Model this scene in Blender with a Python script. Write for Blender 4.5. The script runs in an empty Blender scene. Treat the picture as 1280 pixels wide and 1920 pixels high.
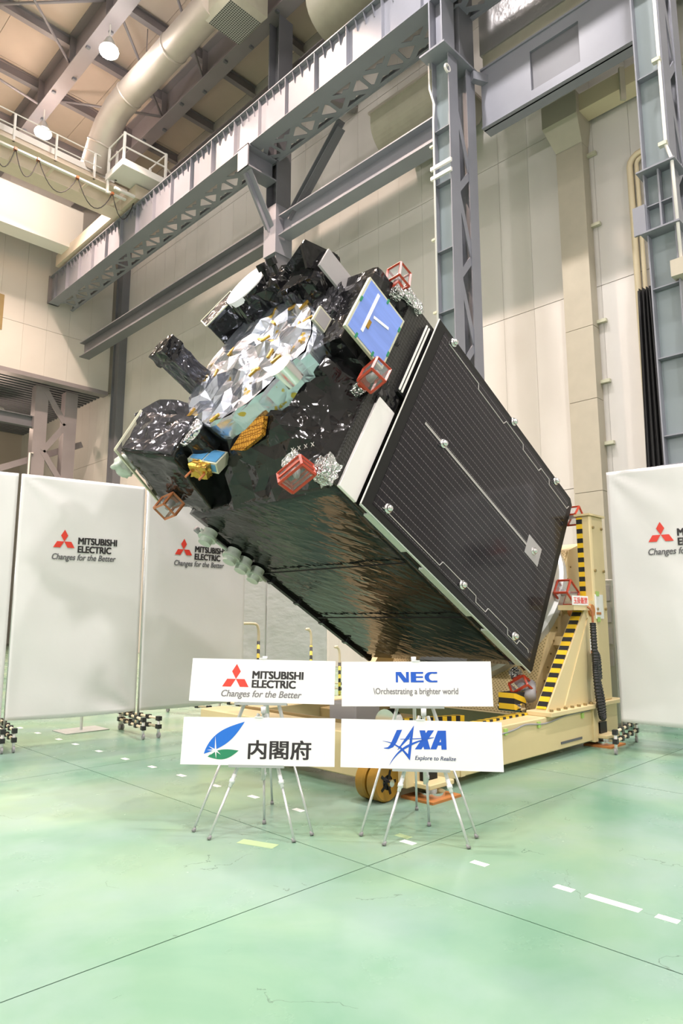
import bpy, bmesh, math, random
from mathutils import Vector, Matrix, noise
random.seed(7)
S = bpy.context.scene
COL = S.collection
PI = math.pi
# ------------------------------------------------------------------ camera
cam_d = bpy.data.cameras.new('camera'); cam = bpy.data.objects.new('camera', cam_d); COL.objects.link(cam)
cam_d.sensor_fit = 'VERTICAL'; cam_d.sensor_height = 36.0; cam_d.lens = 24.0
cam_d.clip_start = 0.05; cam_d.clip_end = 200
cam.location = (0, 0, 1.5)
cam.rotation_euler = (PI/2 + math.atan(200/1280), 0, -PI/4)
S.camera = cam
# ------------------------------------------------------------------ world, exposure
w = bpy.data.worlds.new('hall_air'); S.world = w; w.use_nodes = True
w.node_tree.nodes['Background'].inputs[0].default_value = (1, .97, .94, 1)
w.node_tree.nodes['Background'].inputs[1].default_value = 0.05
vs = S.view_settings
vs.view_transform = 'Standard'; vs.look = 'None'; vs.exposure = 0.0; vs.gamma = 1.0; vs.use_curve_mapping = False
LAMP_W = 265.0           # watts of one high-bay lamp
FILL_W = 230.0          # watts of one added fill light
WARM = (1.0, .72, .57); WHITE = (1.0, .925, .915)
# high-bay lamps: x, y, colour
LAMPS = [(9.1, 20.5, WARM), (9.1, 26.2, WARM), (9.1, 14.6, WARM), (9.1, 8.7, WHITE), (9.1, 2.8, WHITE),
         (1.1, 2.8, WHITE), (1.1, 8.7, WHITE), (1.1, 14.6, WHITE), (1.1, 20.5, WARM), (1.1, 26.2, WARM),
         (-5.5, 2.8, WHITE), (-5.5, 8.7, WHITE), (-5.5, 14.6, WHITE), (1.1, -3.5, WHITE), (-5.5, -3.5, WHITE), (9.1, -3.5, WHITE)]

# ------------------------------------------------------------------ materials
def nt(name):
    m = bpy.data.materials.new(name); m.use_nodes = True
    n = m.node_tree.nodes; b = n['Principled BSDF']
    return m, m.node_tree, b
def mat(name, c, rough=.5, metal=0, spec=.5, var=0, vscale=3.0, bump=0, bscale=20, bdist=.01, coat=0, alpha=1, emit=None, es=0, stretch=None, det=3, trans=0):
    m, t, b = nt(name); L = t.links
    b.inputs['Base Color'].default_value = (*c, 1); b.inputs['Roughness'].default_value = rough
    b.inputs['Metallic'].default_value = metal; b.inputs['Specular IOR Level'].default_value = spec
    b.inputs['Coat Weight'].default_value = coat; b.inputs['Alpha'].default_value = alpha
    b.inputs['Transmission Weight'].default_value = trans
    if emit:
        b.inputs['Emission Color'].default_value = (*emit, 1); b.inputs['Emission Strength'].default_value = es
    tc = t.nodes.new('ShaderNodeTexCoord'); mp = t.nodes.new('ShaderNodeMapping'); L.new(tc.outputs['Object'], mp.inputs[0])
    if stretch: mp.inputs['Scale'].default_value = stretch
    if var:
        no = t.nodes.new('ShaderNodeTexNoise'); no.inputs['Scale'].default_value = vscale; no.inputs['Detail'].default_value = 4
        L.new(mp.outputs[0], no.inputs[0])
        r = t.nodes.new('ShaderNodeValToRGB'); r.color_ramp.elements[0].position = .3; r.color_ramp.elements[1].position = .7
        r.color_ramp.elements[0].color = (*[max(0, x*(1-var)) for x in c], 1); r.color_ramp.elements[1].color = (*[min(1, x*(1+var)) for x in c], 1)
        L.new(no.outputs[0], r.inputs[0]); L.new(r.outputs[0], b.inputs['Base Color'])
    if bump:
        no = t.nodes.new('ShaderNodeTexNoise'); no.inputs['Scale'].default_value = bscale; no.inputs['Detail'].default_value = det
        L.new(mp.outputs[0], no.inputs[0])
        bu = t.nodes.new('ShaderNodeBump'); bu.inputs['Strength'].default_value = bump; bu.inputs['Distance'].default_value = bdist
        L.new(no.outputs[0], bu.inputs['Height']); L.new(bu.outputs[0], b.inputs['Normal'])
    return m
def foil(name, c, metal, rough, scale, strength, gold=None, stretch=None, dist=.05):
    # crumpled film: creases from distorted voronoi cells and folded noise
    m, t, b = nt(name); L = t.links
    b.inputs['Base Color'].default_value = (*c, 1); b.inputs['Metallic'].default_value = metal; b.inputs['Roughness'].default_value = rough
    tc = t.nodes.new('ShaderNodeTexCoord'); mp = t.nodes.new('ShaderNodeMapping'); L.new(tc.outputs['Object'], mp.inputs[0])
    if stretch: mp.vector_type = 'TEXTURE'; mp.inputs['Scale'].default_value = stretch[0]; mp.inputs['Rotation'].default_value = stretch[1]
    wn = t.nodes.new('ShaderNodeTexNoise'); wn.inputs['Scale'].default_value = scale*.6; wn.inputs['Detail'].default_value = 2
    L.new(mp.outputs[0], wn.inputs[0])
    ad = t.nodes.new('ShaderNodeMixRGB'); ad.blend_type = 'ADD'; ad.inputs[0].default_value = .35
    L.new(mp.outputs[0], ad.inputs[1]); L.new(wn.outputs['Color'], ad.inputs[2])
    vo = t.nodes.new('ShaderNodeTexVoronoi'); vo.inputs['Scale'].default_value = scale; L.new(ad.outputs[0], vo.inputs[0])
    n2 = t.nodes.new('ShaderNodeTexNoise'); n2.inputs['Scale'].default_value = scale*1.3; n2.inputs['Detail'].default_value = 1.6; n2.inputs['Roughness'].default_value = .45
    L.new(ad.outputs[0], n2.inputs[0])
    ab = t.nodes.new('ShaderNodeMath'); ab.operation = 'SUBTRACT'; ab.inputs[1].default_value = .5; L.new(n2.outputs[0], ab.inputs[0])
    a2 = t.nodes.new('ShaderNodeMath'); a2.operation = 'ABSOLUTE'; L.new(ab.outputs[0], a2.inputs[0])
    sm = t.nodes.new('ShaderNodeMath'); sm.operation = 'MULTIPLY_ADD'; sm.inputs[1].default_value = 1.3; L.new(a2.outputs[0], sm.inputs[0]); L.new(vo.outputs['Distance'], sm.inputs[2])
    bu = t.nodes.new('ShaderNodeBump'); bu.inputs['Strength'].default_value = strength; bu.inputs['Distance'].default_value = dist
    L.new(sm.outputs[0], bu.inputs['Height']); L.new(bu.outputs[0], b.inputs['Normal'])
    if gold:
        gn = t.nodes.new('ShaderNodeTexNoise'); gn.inputs['Scale'].default_value = 5.5; gn.inputs['Detail'].default_value = 3; L.new(tc.outputs['Object'], gn.inputs[0])
        r = t.nodes.new('ShaderNodeValToRGB'); r.color_ramp.elements[0].position = .64; r.color_ramp.elements[1].position = .67
        r.color_ramp.elements[0].color = (*c, 1); r.color_ramp.elements[1].color = (*gold, 1)
        L.new(gn.outputs[0], r.inputs[0]); L.new(r.outputs[0], b.inputs['Base Color'])
    return m
def stripes(name, ca, cb, scale, direction):
    m, t, b = nt(name); L = t.links; b.inputs['Roughness'].default_value = .45
    tc = t.nodes.new('ShaderNodeTexCoord')
    dt = t.nodes.new('ShaderNodeVectorMath'); dt.operation = 'DOT_PRODUCT'; dt.inputs[1].default_value = direction; L.new(tc.outputs['Object'], dt.inputs[0])
    ml = t.nodes.new('ShaderNodeMath'); ml.operation = 'MULTIPLY'; ml.inputs[1].default_value = scale; L.new(dt.outputs['Value'], ml.inputs[0])
    fr = t.nodes.new('ShaderNodeMath'); fr.operation = 'FRACT'; L.new(ml.outputs[0], fr.inputs[0])
    gt = t.nodes.new('ShaderNodeMath'); gt.operation = 'GREATER_THAN'; gt.inputs[1].default_value = .5; L.new(fr.outputs[0], gt.inputs[0])
    mx = t.nodes.new('ShaderNodeMixRGB'); mx.inputs[1].default_value = (*ca, 1); mx.inputs[2].default_value = (*cb, 1)
    L.new(gt.outputs[0], mx.inputs[0]); L.new(mx.outputs[0], b.inputs['Base Color'])
    return m
M = {}
def floor_mat():
    m, t, b = nt('green_epoxy'); L = t.links
    tc = t.nodes.new('ShaderNodeTexCoord'); geo = t.nodes.new('ShaderNodeNewGeometry')
    n1 = t.nodes.new('ShaderNodeTexNoise'); n1.inputs['Scale'].default_value = .55; n1.inputs['Detail'].default_value = 6; n1.inputs['Distortion'].default_value = .9
    L.new(geo.outputs['Position'], n1.inputs[0])
    r = t.nodes.new('ShaderNodeValToRGB'); e = r.color_ramp.elements
    e[0].position = .3; e[0].color = (.135, .285, .195, 1); e[1].position = .7; e[1].color = (.285, .405, .27, 1)
    k = e.new(.48); k.color = (.20, .345, .24, 1)
    L.new(n1.outputs[0], r.inputs[0])
    n2 = t.nodes.new('ShaderNodeTexNoise'); n2.inputs['Scale'].default_value = 1.3; n2.inputs['Detail'].default_value = 7; L.new(geo.outputs['Position'], n2.inputs[0])
    r2 = t.nodes.new('ShaderNodeValToRGB'); r2.color_ramp.elements[0].position = .42; r2.color_ramp.elements[1].position = .66
    r2.color_ramp.elements[0].color = (0, 0, 0, 1); r2.color_ramp.elements[1].color = (.55, .55, .55, 1); L.new(n2.outputs[0], r2.inputs[0])
    mx = t.nodes.new('ShaderNodeMixRGB'); mx.inputs[2].default_value = (.26, .365, .335, 1); L.new(r2.outputs[0], mx.inputs[0]); L.new(r.outputs[0], mx.inputs[1])
    # hairline cracks
    vo = t.nodes.new('ShaderNodeTexVoronoi'); vo.feature = 'DISTANCE_TO_EDGE'; vo.inputs['Scale'].default_value = .9
    wn = t.nodes.new('ShaderNodeTexNoise'); wn.inputs['Scale'].default_value = 2.5; wn.inputs['Detail'].default_value = 5; L.new(geo.outputs['Position'], wn.inputs[0])
    ad = t.nodes.new('ShaderNodeMixRGB'); ad.blend_type = 'ADD'; ad.inputs[0].default_value = .6; L.new(geo.outputs['Position'], ad.inputs[1]); L.new(wn.outputs['Color'], ad.inputs[2])
    L.new(ad.outputs[0], vo.inputs[0])
    lt = t.nodes.new('ShaderNodeMath'); lt.operation = 'LESS_THAN'; lt.inputs[1].default_value = .0022; L.new(vo.outputs['Distance'], lt.inputs[0])
    g2 = t.nodes.new('ShaderNodeMath'); g2.operation = 'GREATER_THAN'; g2.inputs[1].default_value = .56; L.new(wn.outputs[0], g2.inputs[0])
    mu = t.nodes.new('ShaderNodeMath'); mu.operation = 'MULTIPLY'; L.new(lt.outputs[0], mu.inputs[0]); L.new(g2.outputs[0], mu.inputs[1])
    m2 = t.nodes.new('ShaderNodeMath'); m2.operation = 'MULTIPLY'; m2.inputs[1].default_value = .5; L.new(mu.outputs[0], m2.inputs[0])
    mc = t.nodes.new('ShaderNodeMixRGB'); mc.inputs[2].default_value = (.07, .11, .08, 1); L.new(m2.outputs[0], mc.inputs[0]); L.new(mx.outputs[0], mc.inputs[1])
    L.new(mc.outputs[0], b.inputs['Base Color'])
    b.inputs['Roughness'].default_value = .22; b.inputs['Specular IOR Level'].default_value = .5
    n3 = t.nodes.new('ShaderNodeTexNoise'); n3.inputs['Scale'].default_value = 3; n3.inputs['Detail'].default_value = 4; L.new(geo.outputs['Position'], n3.inputs[0])
    mr = t.nodes.new('ShaderNodeMapRange'); mr.inputs[3].default_value = .16; mr.inputs[4].default_value = .34; L.new(n3.outputs[0], mr.inputs[0]); L.new(mr.outputs[0], b.inputs['Roughness'])
    return m
def cells_mat():
    # solar cells: dark glass with fine bright interconnect lines
    m, t, b = nt('solar_cells'); L = t.links
    tc = t.nodes.new('ShaderNodeTexCoord'); sep = t.nodes.new('ShaderNodeSeparateXYZ'); L.new(tc.outputs['Object'], sep.inputs[0])
    def lines(out, period, width):
        a = t.nodes.new('ShaderNodeMath'); a.operation = 'DIVIDE'; a.inputs[1].default_value = period; L.new(out, a.inputs[0])
        f = t.nodes.new('ShaderNodeMath'); f.operation = 'FRACT'; L.new(a.outputs[0], f.inputs[0])
        g = t.nodes.new('ShaderNodeMath'); g.operation = 'LESS_THAN'; g.inputs[1].default_value = width/period; L.new(f.outputs[0], g.inputs[0])
        return g.outputs[0]
    lx = lines(sep.outputs['X'], .0795, .0036); lz = lines(sep.outputs['Z'], .0395, .0026); lz2 = lines(sep.outputs['Z'], .0395, .012)
    mxx = t.nodes.new('ShaderNodeMath'); mxx.operation = 'MULTIPLY'; mxx.inputs[1].default_value = .025; L.new(lz, mxx.inputs[0])
    dots = t.nodes.new('ShaderNodeMath'); dots.operation = 'MULTIPLY'; L.new(lx, dots.inputs[0]); L.new(lz2, dots.inputs[1])
    md = t.nodes.new('ShaderNodeMath'); md.operation = 'MULTIPLY'; md.inputs[1].default_value = .16; L.new(lx, md.inputs[0])
    s1 = t.nodes.new('ShaderNodeMath'); s1.operation = 'MAXIMUM'; L.new(mxx.outputs[0], s1.inputs[0]); L.new(md.outputs[0], s1.inputs[1])
    dm = t.nodes.new('ShaderNodeMath'); dm.operation = 'MULTIPLY'; dm.inputs[1].default_value = .42; L.new(dots.outputs[0], dm.inputs[0])
    s2 = t.nodes.new('ShaderNodeMath'); s2.operation = 'MAXIMUM'; L.new(s1.outputs[0], s2.inputs[0]); L.new(dm.outputs[0], s2.inputs[1])
    mx = t.nodes.new('ShaderNodeMixRGB'); mx.inputs[1].default_value = (.012, .010, .014, 1); mx.inputs[2].default_value = (.75, .72, .70, 1)
    L.new(s2.outputs[0], mx.inputs[0]); L.new(mx.outputs[0], b.inputs['Base Color'])
    b.inputs['Roughness'].default_value = .14; b.inputs['Specular IOR Level'].default_value = .28
    no = t.nodes.new('ShaderNodeTexNoise'); no.inputs['Scale'].default_value = 9; L.new(tc.outputs['Object'], no.inputs[0])
    bu = t.nodes.new('ShaderNodeBump'); bu.inputs['Strength'].default_value = .12; bu.inputs['Distance'].default_value = .01; L.new(no.outputs[0], bu.inputs['Height']); L.new(bu.outputs[0], b.inputs['Normal'])
    return m
def hex_mat():
    m, t, b = nt('amber_honeycomb'); L = t.links
    tc = t.nodes.new('ShaderNodeTexCoord')
    vo = t.nodes.new('ShaderNodeTexVoronoi'); vo.feature = 'DISTANCE_TO_EDGE'; vo.inputs['Scale'].default_value = 28; vo.inputs['Randomness'].default_value = .25
    L.new(tc.outputs['Object'], vo.inputs[0])
    r = t.nodes.new('ShaderNodeValToRGB'); r.color_ramp.elements[0].position = .04; r.color_ramp.elements[1].position = .12
    r.color_ramp.elements[0].color = (.25, .09, .012, 1); r.color_ramp.elements[1].color = (.80, .38, .05, 1)
    L.new(vo.outputs['Distance'], r.inputs[0]); L.new(r.outputs[0], b.inputs['Base Color']); b.inputs['Roughness'].default_value = .25; b.inputs['Metallic'].default_value = .4
    return m
def perf_mat():
    m, t, b = nt('perforated_cream'); L = t.links
    tc = t.nodes.new('ShaderNodeTexCoord'); mp = t.nodes.new('ShaderNodeMapping'); mp.inputs['Rotation'].default_value = (0, 0, PI/4); L.new(tc.outputs['Object'], mp.inputs[0])
    vo = t.nodes.new('ShaderNodeTexVoronoi'); vo.voronoi_dimensions = '2D'; vo.inputs['Scale'].default_value = 30; vo.inputs['Randomness'].default_value = 0; L.new(mp.outputs[0], vo.inputs[0])
    g = t.nodes.new('ShaderNodeMath'); g.operation = 'LESS_THAN'; g.inputs[1].default_value = .25; L.new(vo.outputs['Distance'], g.inputs[0])
    mx = t.nodes.new('ShaderNodeMixRGB'); mx.inputs[1].default_value = (.66, .52, .27, 1); mx.inputs[2].default_value = (.28, .20, .08, 1); L.new(g.outputs[0], mx.inputs[0]); L.new(mx.outputs[0], b.inputs['Base Color'])
    b.inputs['Roughness'].default_value = .45
    return m
def grille_mat():
    m, t, b = nt('duct_grille'); L = t.links
    tc = t.nodes.new('ShaderNodeTexCoord'); vo = t.nodes.new('ShaderNodeTexVoronoi'); vo.distance = 'CHEBYCHEV'; vo.voronoi_dimensions = '2D'; vo.inputs['Scale'].default_value = 14; vo.inputs['Randomness'].default_value = 0
    L.new(tc.outputs['Object'], vo.inputs[0])
    g = t.nodes.new('ShaderNodeMath'); g.operation = 'LESS_THAN'; g.inputs[1].default_value = .33; L.new(vo.outputs['Distance'], g.inputs[0])
    mx = t.nodes.new('ShaderNodeMixRGB'); mx.inputs[1].default_value = (.45, .45, .43, 1); mx.inputs[2].default_value = (.04, .04, .04, 1); L.new(g.outputs[0], mx.inputs[0]); L.new(mx.outputs[0], b.inputs['Base Color'])
    return m
def deck_mat(name, c, period):
    # embossed black grid
    m, t, b = nt(name); L = t.links
    b.inputs['Base Color'].default_value = (*c, 1); b.inputs['Roughness'].default_value = .3
    tc = t.nodes.new('ShaderNodeTexCoord'); vo = t.nodes.new('ShaderNodeTexVoronoi'); vo.distance = 'CHEBYCHEV'; vo.inputs['Scale'].default_value = 1/period; vo.inputs['Randomness'].default_value = 0
    L.new(tc.outputs['Object'], vo.inputs[0]); bu = t.nodes.new('ShaderNodeBump'); bu.inputs['Strength'].default_value = .8; bu.inputs['Distance'].default_value = .01
    L.new(vo.outputs['Distance'], bu.inputs['Height']); L.new(bu.outputs[0], b.inputs['Normal'])
    return m
M['floor'] = floor_mat(); M['cells'] = cells_mat(); M['hex'] = hex_mat(); M['perf'] = perf_mat(); M['grille'] = grille_mat(); M['grid'] = deck_mat('embossed_black', (.02, .02, .018), .04)
M['joint'] = mat('floor_joint', (.06, .075, .06), .8)
M['wall'] = mat('wall_panel_white', (.64, .62, .59), .55, var=.03, vscale=.6)
M['wallj'] = mat('wall_joint', (.30, .28, .25), .8)
M['steel'] = mat('painted_steel_grey', (.235, .245, .285), .42, var=.04, vscale=1.5)
M['steel_d'] = mat('painted_steel_dark_grey', (.15, .155, .175), .5, var=.05, vscale=1.5)
M['mauve'] = mat('roof_steel_mauve_grey', (.27, .245, .26), .55, var=.06, vscale=1)
M['roof'] = mat('roof_deck_cream', (.64, .53, .45), .7, var=.05, vscale=.8)
M['cream'] = mat('crane_cream', (.70, .61, .50), .45, var=.03)
M['white'] = mat('white_paint', (.80, .79, .76), .45)
M['galv'] = mat('galvanised_duct', (.56, .50, .45), .42, metal=.35, var=.05, vscale=1.5)
M['olive'] = mat('olive_duct', (.34, .33, .26), .5, var=.06)
M['wrap'] = mat('silver_duct_wrap', (.40, .395, .40), .35, metal=.5, bump=.5, bscale=4, bdist=.05)
M['pipe'] = mat('beige_pipe', (.46, .425, .34), .5, var=.04)
M['pipe2'] = mat('cream_pipe', (.70, .60, .42), .5)
M['yel'] = mat('dolly_cream', (.70, .57, .32), .4, var=.03, vscale=2)
M['yeld'] = mat('dolly_inner_brown', (.30, .22, .09), .5, var=.08)
M['haz'] = stripes('hazard_stripes', (.80, .52, .02), (.015, .015, .015), 8.2, (.3, 0, 1))
M['hazd'] = stripes('hazard_stripes_slanted', (.80, .52, .02), (.015, .015, .015), 7.0, (1.2, 0, .35))
M['hazx'] = stripes('hazard_stripes_rail', (.80, .52, .02), (.015, .015, .015), 8.0, (1, .8, 0))
M['hazz'] = stripes('hazard_stripes_post', (.80, .62, .08), (.02, .02, .02), 7.0, (.6, .6, 1))
M['black'] = mat('black_rubber', (.018, .018, .02), .45)
M['blackm'] = mat('black_matt', (.008, .008, .008), .45, spec=.3)
M['wheel'] = mat('amber_wheel_tread', (.36, .19, .02), .35, var=.1)
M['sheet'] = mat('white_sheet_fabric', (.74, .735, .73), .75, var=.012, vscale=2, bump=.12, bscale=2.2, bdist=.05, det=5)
M['sheet_shaded'] = mat('shaded_white_sheet', (.62, .62, .62), .7, bump=.3, bscale=2.5, bdist=.06, stretch=(1, 1, 2.5))  # white sheet like the others; its shade is put into the grey
M['paper'] = mat('sign_white', (.86, .86, .87), .55)
M['alu'] = mat('aluminium_tube', (.66, .68, .68), .33, metal=.55)
M['alug'] = mat('easel_ledge_grey', (.42, .46, .45), .4, metal=.3)
M['clear'] = mat('clear_plastic_joint', (.80, .82, .83), .2, metal=.1, bump=.4, bscale=60, bdist=.004)
M['rubber'] = mat('grey_rubber_foot', (.30, .29, .30), .6)
M['chrome'] = mat('chrome', (.75, .75, .76), .15, metal=1)
M['red'] = mat('logo_red', (.76, .055, .035), .5)
M['ink'] = mat('logo_black', (.025, .022, .024), .5)
M['grey'] = mat('slogan_grey', (.22, .21, .22), .5)
M['grey2'] = mat('slogan_dark_grey', (.12, .12, .13), .5)
M['blue'] = mat('logo_blue', (.015, .105, .56), .45)
M['blue2'] = mat('leaf_blue', (.01, .16, .66), .45)
M['green'] = mat('leaf_green', (.02, .24, .12), .45)
M['navy'] = mat('text_navy', (.06, .08, .17), .5)
M['mli'] = foil('black_insulation_film', (.010, .010, .011), .0, .09, 5, .2)
M['mlis'] = foil('black_silver_film', (.07, .07, .08), .6, .14, 5, .3)
M['mlib'] = foil('black_film_taut', (.012, .014, .013), .0, .06, 7, .2, stretch=((1, 2.6, .9), (.7, .0, .0)), dist=.03)
M['silver'] = foil('silver_insulation_film', (.55, .61, .71), .92, .2, 4, .22, gold=(.50, .36, .08))
M['sfoil'] = foil('silver_foil', (.72, .72, .72), .95, .2, 14, .9)
M['cellblue'] = mat('blue_cover_glass', (.20, .30, .74), .25, var=.10, vscale=14, stretch=(1, 1, .12))
M['frame'] = mat('pale_frame', (.62, .62, .48), .4, metal=.3)
M['rad'] = mat('white_radiator', (.80, .775, .76), .35)
M['plate'] = mat('grey_plate', (.40, .385, .39), .35, metal=.2)
M['redf'] = mat('red_guard_frame', (.40, .045, .018), .35)
M['redo'] = mat('copper_guard_frame', (.42, .15, .06), .35)
M['pane'] = mat('acrylic_pane', (.42, .46, .46), .08, alpha=.15)
M['gold'] = mat('gold_film', (.55, .33, .06), .25, metal=.8, bump=.5, bscale=40)
M['disc'] = mat('pale_grey_green_puck', (.50, .56, .50), .45)
M['glassb'] = mat('sensor_glass', (.10, .30, .55), .1)
M['wire'] = mat('panel_wire', (.72, .70, .68), .35, metal=.5)
M['lens'] = mat('lamp_lens', (1, 1, 1), .4, emit=(1, .90, .84), es=110)
M['lens2'] = mat('pendant_lens', (1, 1, 1), .4, emit=(1, .93, .85), es=14)
M['tape'] = mat('white_floor_tape', (.80, .81, .77), .6)
M['tapey'] = mat('faded_yellow_tape', (.40, .52, .28), .5)
M['gtape'] = mat('lime_tape', (.42, .62, .16), .5)
M['curtain'] = mat('black_curtain', (.012, .012, .013), .5)
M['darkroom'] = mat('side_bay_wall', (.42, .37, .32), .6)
M['orange'] = mat('orange_board', (.50, .19, .05), .6)
M['cab'] = mat('cabinet_grey', (.36, .36, .32), .5)
M['cyan'] = mat('pale_teal_web', (.235, .285, .30), .45)

# ------------------------------------------------------------------ mesh builder
class MB:
    def __init__(s): s.v = []; s.f = []
    def add(s, v, f):
        o = len(s.v); s.v += [tuple(p) for p in v]; s.f += [tuple(i+o for i in q) for q in f]; return s
    def box(s, a, b, m=None):
        x0, y0, z0 = a; x1, y1, z1 = b
        v = [Vector(p) for p in ((x0,y0,z0),(x1,y0,z0),(x1,y1,z0),(x0,y1,z0),(x0,y0,z1),(x1,y0,z1),(x1,y1,z1),(x0,y1,z1))]
        if m is not None: v = [m @ p for p in v]
        return s.add(v, [(0,3,2,1),(4,5,6,7),(0,1,5,4),(1,2,6,5),(2,3,7,6),(3,0,4,7)])
    def prism(s, poly, axis, a, b):
        # poly in the two other axes (cyclic order), extruded from a to b along axis
        def P(p, h):
            if axis == 'z': return (p[0], p[1], h)
            if axis == 'y': return (p[0], h, p[1])
            return (h, p[0], p[1])
        n = len(poly); v = [P(p, a) for p in poly] + [P(p, b) for p in poly]
        return s.add(v, [tuple(range(n))[::-1], tuple(range(n, 2*n))] + [(i, (i+1) % n, n+(i+1) % n, n+i) for i in range(n)])
    def cyl(s, p0, p1, r0, r1=None, seg=12, caps=True):
        r1 = r0 if r1 is None else r1
        p0 = Vector(p0); p1 = Vector(p1); d = (p1-p0).normalized()
        a = d.orthogonal().normalized(); b = d.cross(a)
        v = []
        for p, r in ((p0, r0), (p1, r1)):
            v += [p + (a*math.cos(2*PI*i/seg) + b*math.sin(2*PI*i/seg))*r for i in range(seg)]
        f = [(i, (i+1) % seg, seg+(i+1) % seg, seg+i) for i in range(seg)]
        if caps: f += [tuple(range(seg))[::-1], tuple(range(seg, 2*seg))]
        return s.add(v, f)
    def tube(s, pts, r, seg=8):
        pts = [Vector(p) for p in pts]; n = len(pts); rings = []; prev = None
        for i, p in enumerate(pts):
            d = (pts[min(i+1, n-1)] - pts[max(i-1, 0)]).normalized()
            a = (prev - d*prev.dot(d)).normalized() if prev is not None and (prev - d*prev.dot(d)).length > 1e-4 else d.orthogonal().normalized()
            prev = a; b = d.cross(a)
            rings.append([p + (a*math.cos(2*PI*k/seg) + b*math.sin(2*PI*k/seg))*r for k in range(seg)])
        v = [q for R in rings for q in R]; f = []
        for i in range(n-1):
            for k in range(seg): f.append((i*seg+k, i*seg+(k+1) % seg, (i+1)*seg+(k+1) % seg, (i+1)*seg+k))
        f += [tuple(range(seg))[::-1], tuple((n-1)*seg+k for k in range(seg))]
        return s.add(v, f)
    def bar(s, p0, p1, wd, th, up=(0, 0, 1)):
        # rectangular bar from p0 to p1, wd across, th along 'up'
        p0 = Vector(p0); p1 = Vector(p1); d = (p1-p0).normalized(); up = Vector(up); a = d.cross(up)
        if a.length < 1e-4: a = d.orthogonal()
        a.normalize(); u = a.cross(d)
        v = [p + a*sx*wd/2 + u*sy*th/2 for p in (p0, p1) for sx, sy in ((-1,-1),(1,-1),(1,1),(-1,1))]
        return s.add(v, [(0,3,2,1),(4,5,6,7),(0,1,5,4),(1,2,6,5),(2,3,7,6),(3,0,4,7)])
    def sphere(s, c, r, seg=12, rings=8, sq=(1, 1, 1)):
        c = Vector(c); v = [c + Vector((0, 0, r*sq[2]))]
        for i in range(1, rings):
            t = PI*i/rings
            v += [c + Vector((r*math.sin(t)*math.cos(2*PI*k/seg)*sq[0], r*math.sin(t)*math.sin(2*PI*k/seg)*sq[1], r*math.cos(t)*sq[2])) for k in range(seg)]
        v.append(c - Vector((0, 0, r*sq[2]))); f = [(0, 1+k, 1+(k+1) % seg) for k in range(seg)]
        for i in range(rings-2):
            o = 1+i*seg
            f += [(o+k, o+seg+k, o+seg+(k+1) % seg, o+(k+1) % seg) for k in range(seg)]
        o = 1+(rings-2)*seg; e = len(v)-1
        f += [(o+k, e, o+(k+1) % seg) for k in range(seg)]
        return s.add(v, f)
    def torus(s, c, R, r, axis='z', seg=40, cs=10):
        v = []; f = []
        for i in range(seg):
            t = 2*PI*i/seg
            for k in range(cs):
                p = 2*PI*k/cs; q = (R+r*math.cos(p)); a, b, h = q*math.cos(t), q*math.sin(t), r*math.sin(p)
                v.append(Vector(c) + Vector({'z': (a, b, h), 'x': (h, a, b), 'y': (a, h, b)}[axis]))
        for i in range(seg):
            for k in range(cs): f.append((i*cs+k, ((i+1) % seg)*cs+k, ((i+1) % seg)*cs+(k+1) % cs, i*cs+(k+1) % cs))
        return s.add(v, f)
    def mesh(s, name, m, smooth=False):
        me = bpy.data.meshes.new(name); me.from_pydata([tuple(p) for p in s.v], [], s.f); me.update()
        bm = bmesh.new(); bm.from_mesh(me); bmesh.ops.recalc_face_normals(bm, faces=bm.faces); bm.to_mesh(me); bm.free()
        me.materials.append(M[m] if isinstance(m, str) else m)
        if smooth:
            for p in me.polygons: p.use_smooth = True
        return me
    def build(s, name, m, parent=None, smooth=False, loc=None, rot=None, bevel=0, auto=False):
        o = bpy.data.objects.new(name, s.mesh(name, m, smooth)); COL.objects.link(o)
        if parent is not None: o.parent = parent
        if loc is not None: o.location = loc
        if rot is not None: o.rotation_euler = rot
        if bevel:
            b = o.modifiers.new('bevel', 'BEVEL'); b.width = bevel; b.segments = 1; b.limit_method = 'ANGLE'
        if auto:
            o.data.set_sharp_from_angle(angle=math.radians(40))
        return o
def obj(name, me, parent=None, loc=(0, 0, 0), rot=(0, 0, 0)):
    o = bpy.data.objects.new(name, me); COL.objects.link(o); o.parent = parent; o.location = loc; o.rotation_euler = rot; return o
def tag(o, label, cat, group=None):
    o['label'] = label; o['category'] = cat
    if group: o['group'] = group
    return o
def thing(name, label, cat, loc=(0, 0, 0), rot=(0, 0, 0), group=None):
    o = bpy.data.objects.new(name, None); COL.objects.link(o); o.location = loc; o.rotation_euler = rot
    o.empty_display_size = .2
    return tag(o, label, cat, group)
def struct(o): o['kind'] = 'structure'; return o
def crumple(p, amp, sc, seed=0):
    q = Vector(p)*sc + Vector((seed*3.1, seed*1.7, seed*.9))
    a = abs(noise.noise(q)) * 1.2 + abs(noise.noise(q*2.1 + Vector((5, 1, 2)))) * .6 + abs(noise.noise(q*4.3)) * .25
    return (a - .45) * amp
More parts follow.
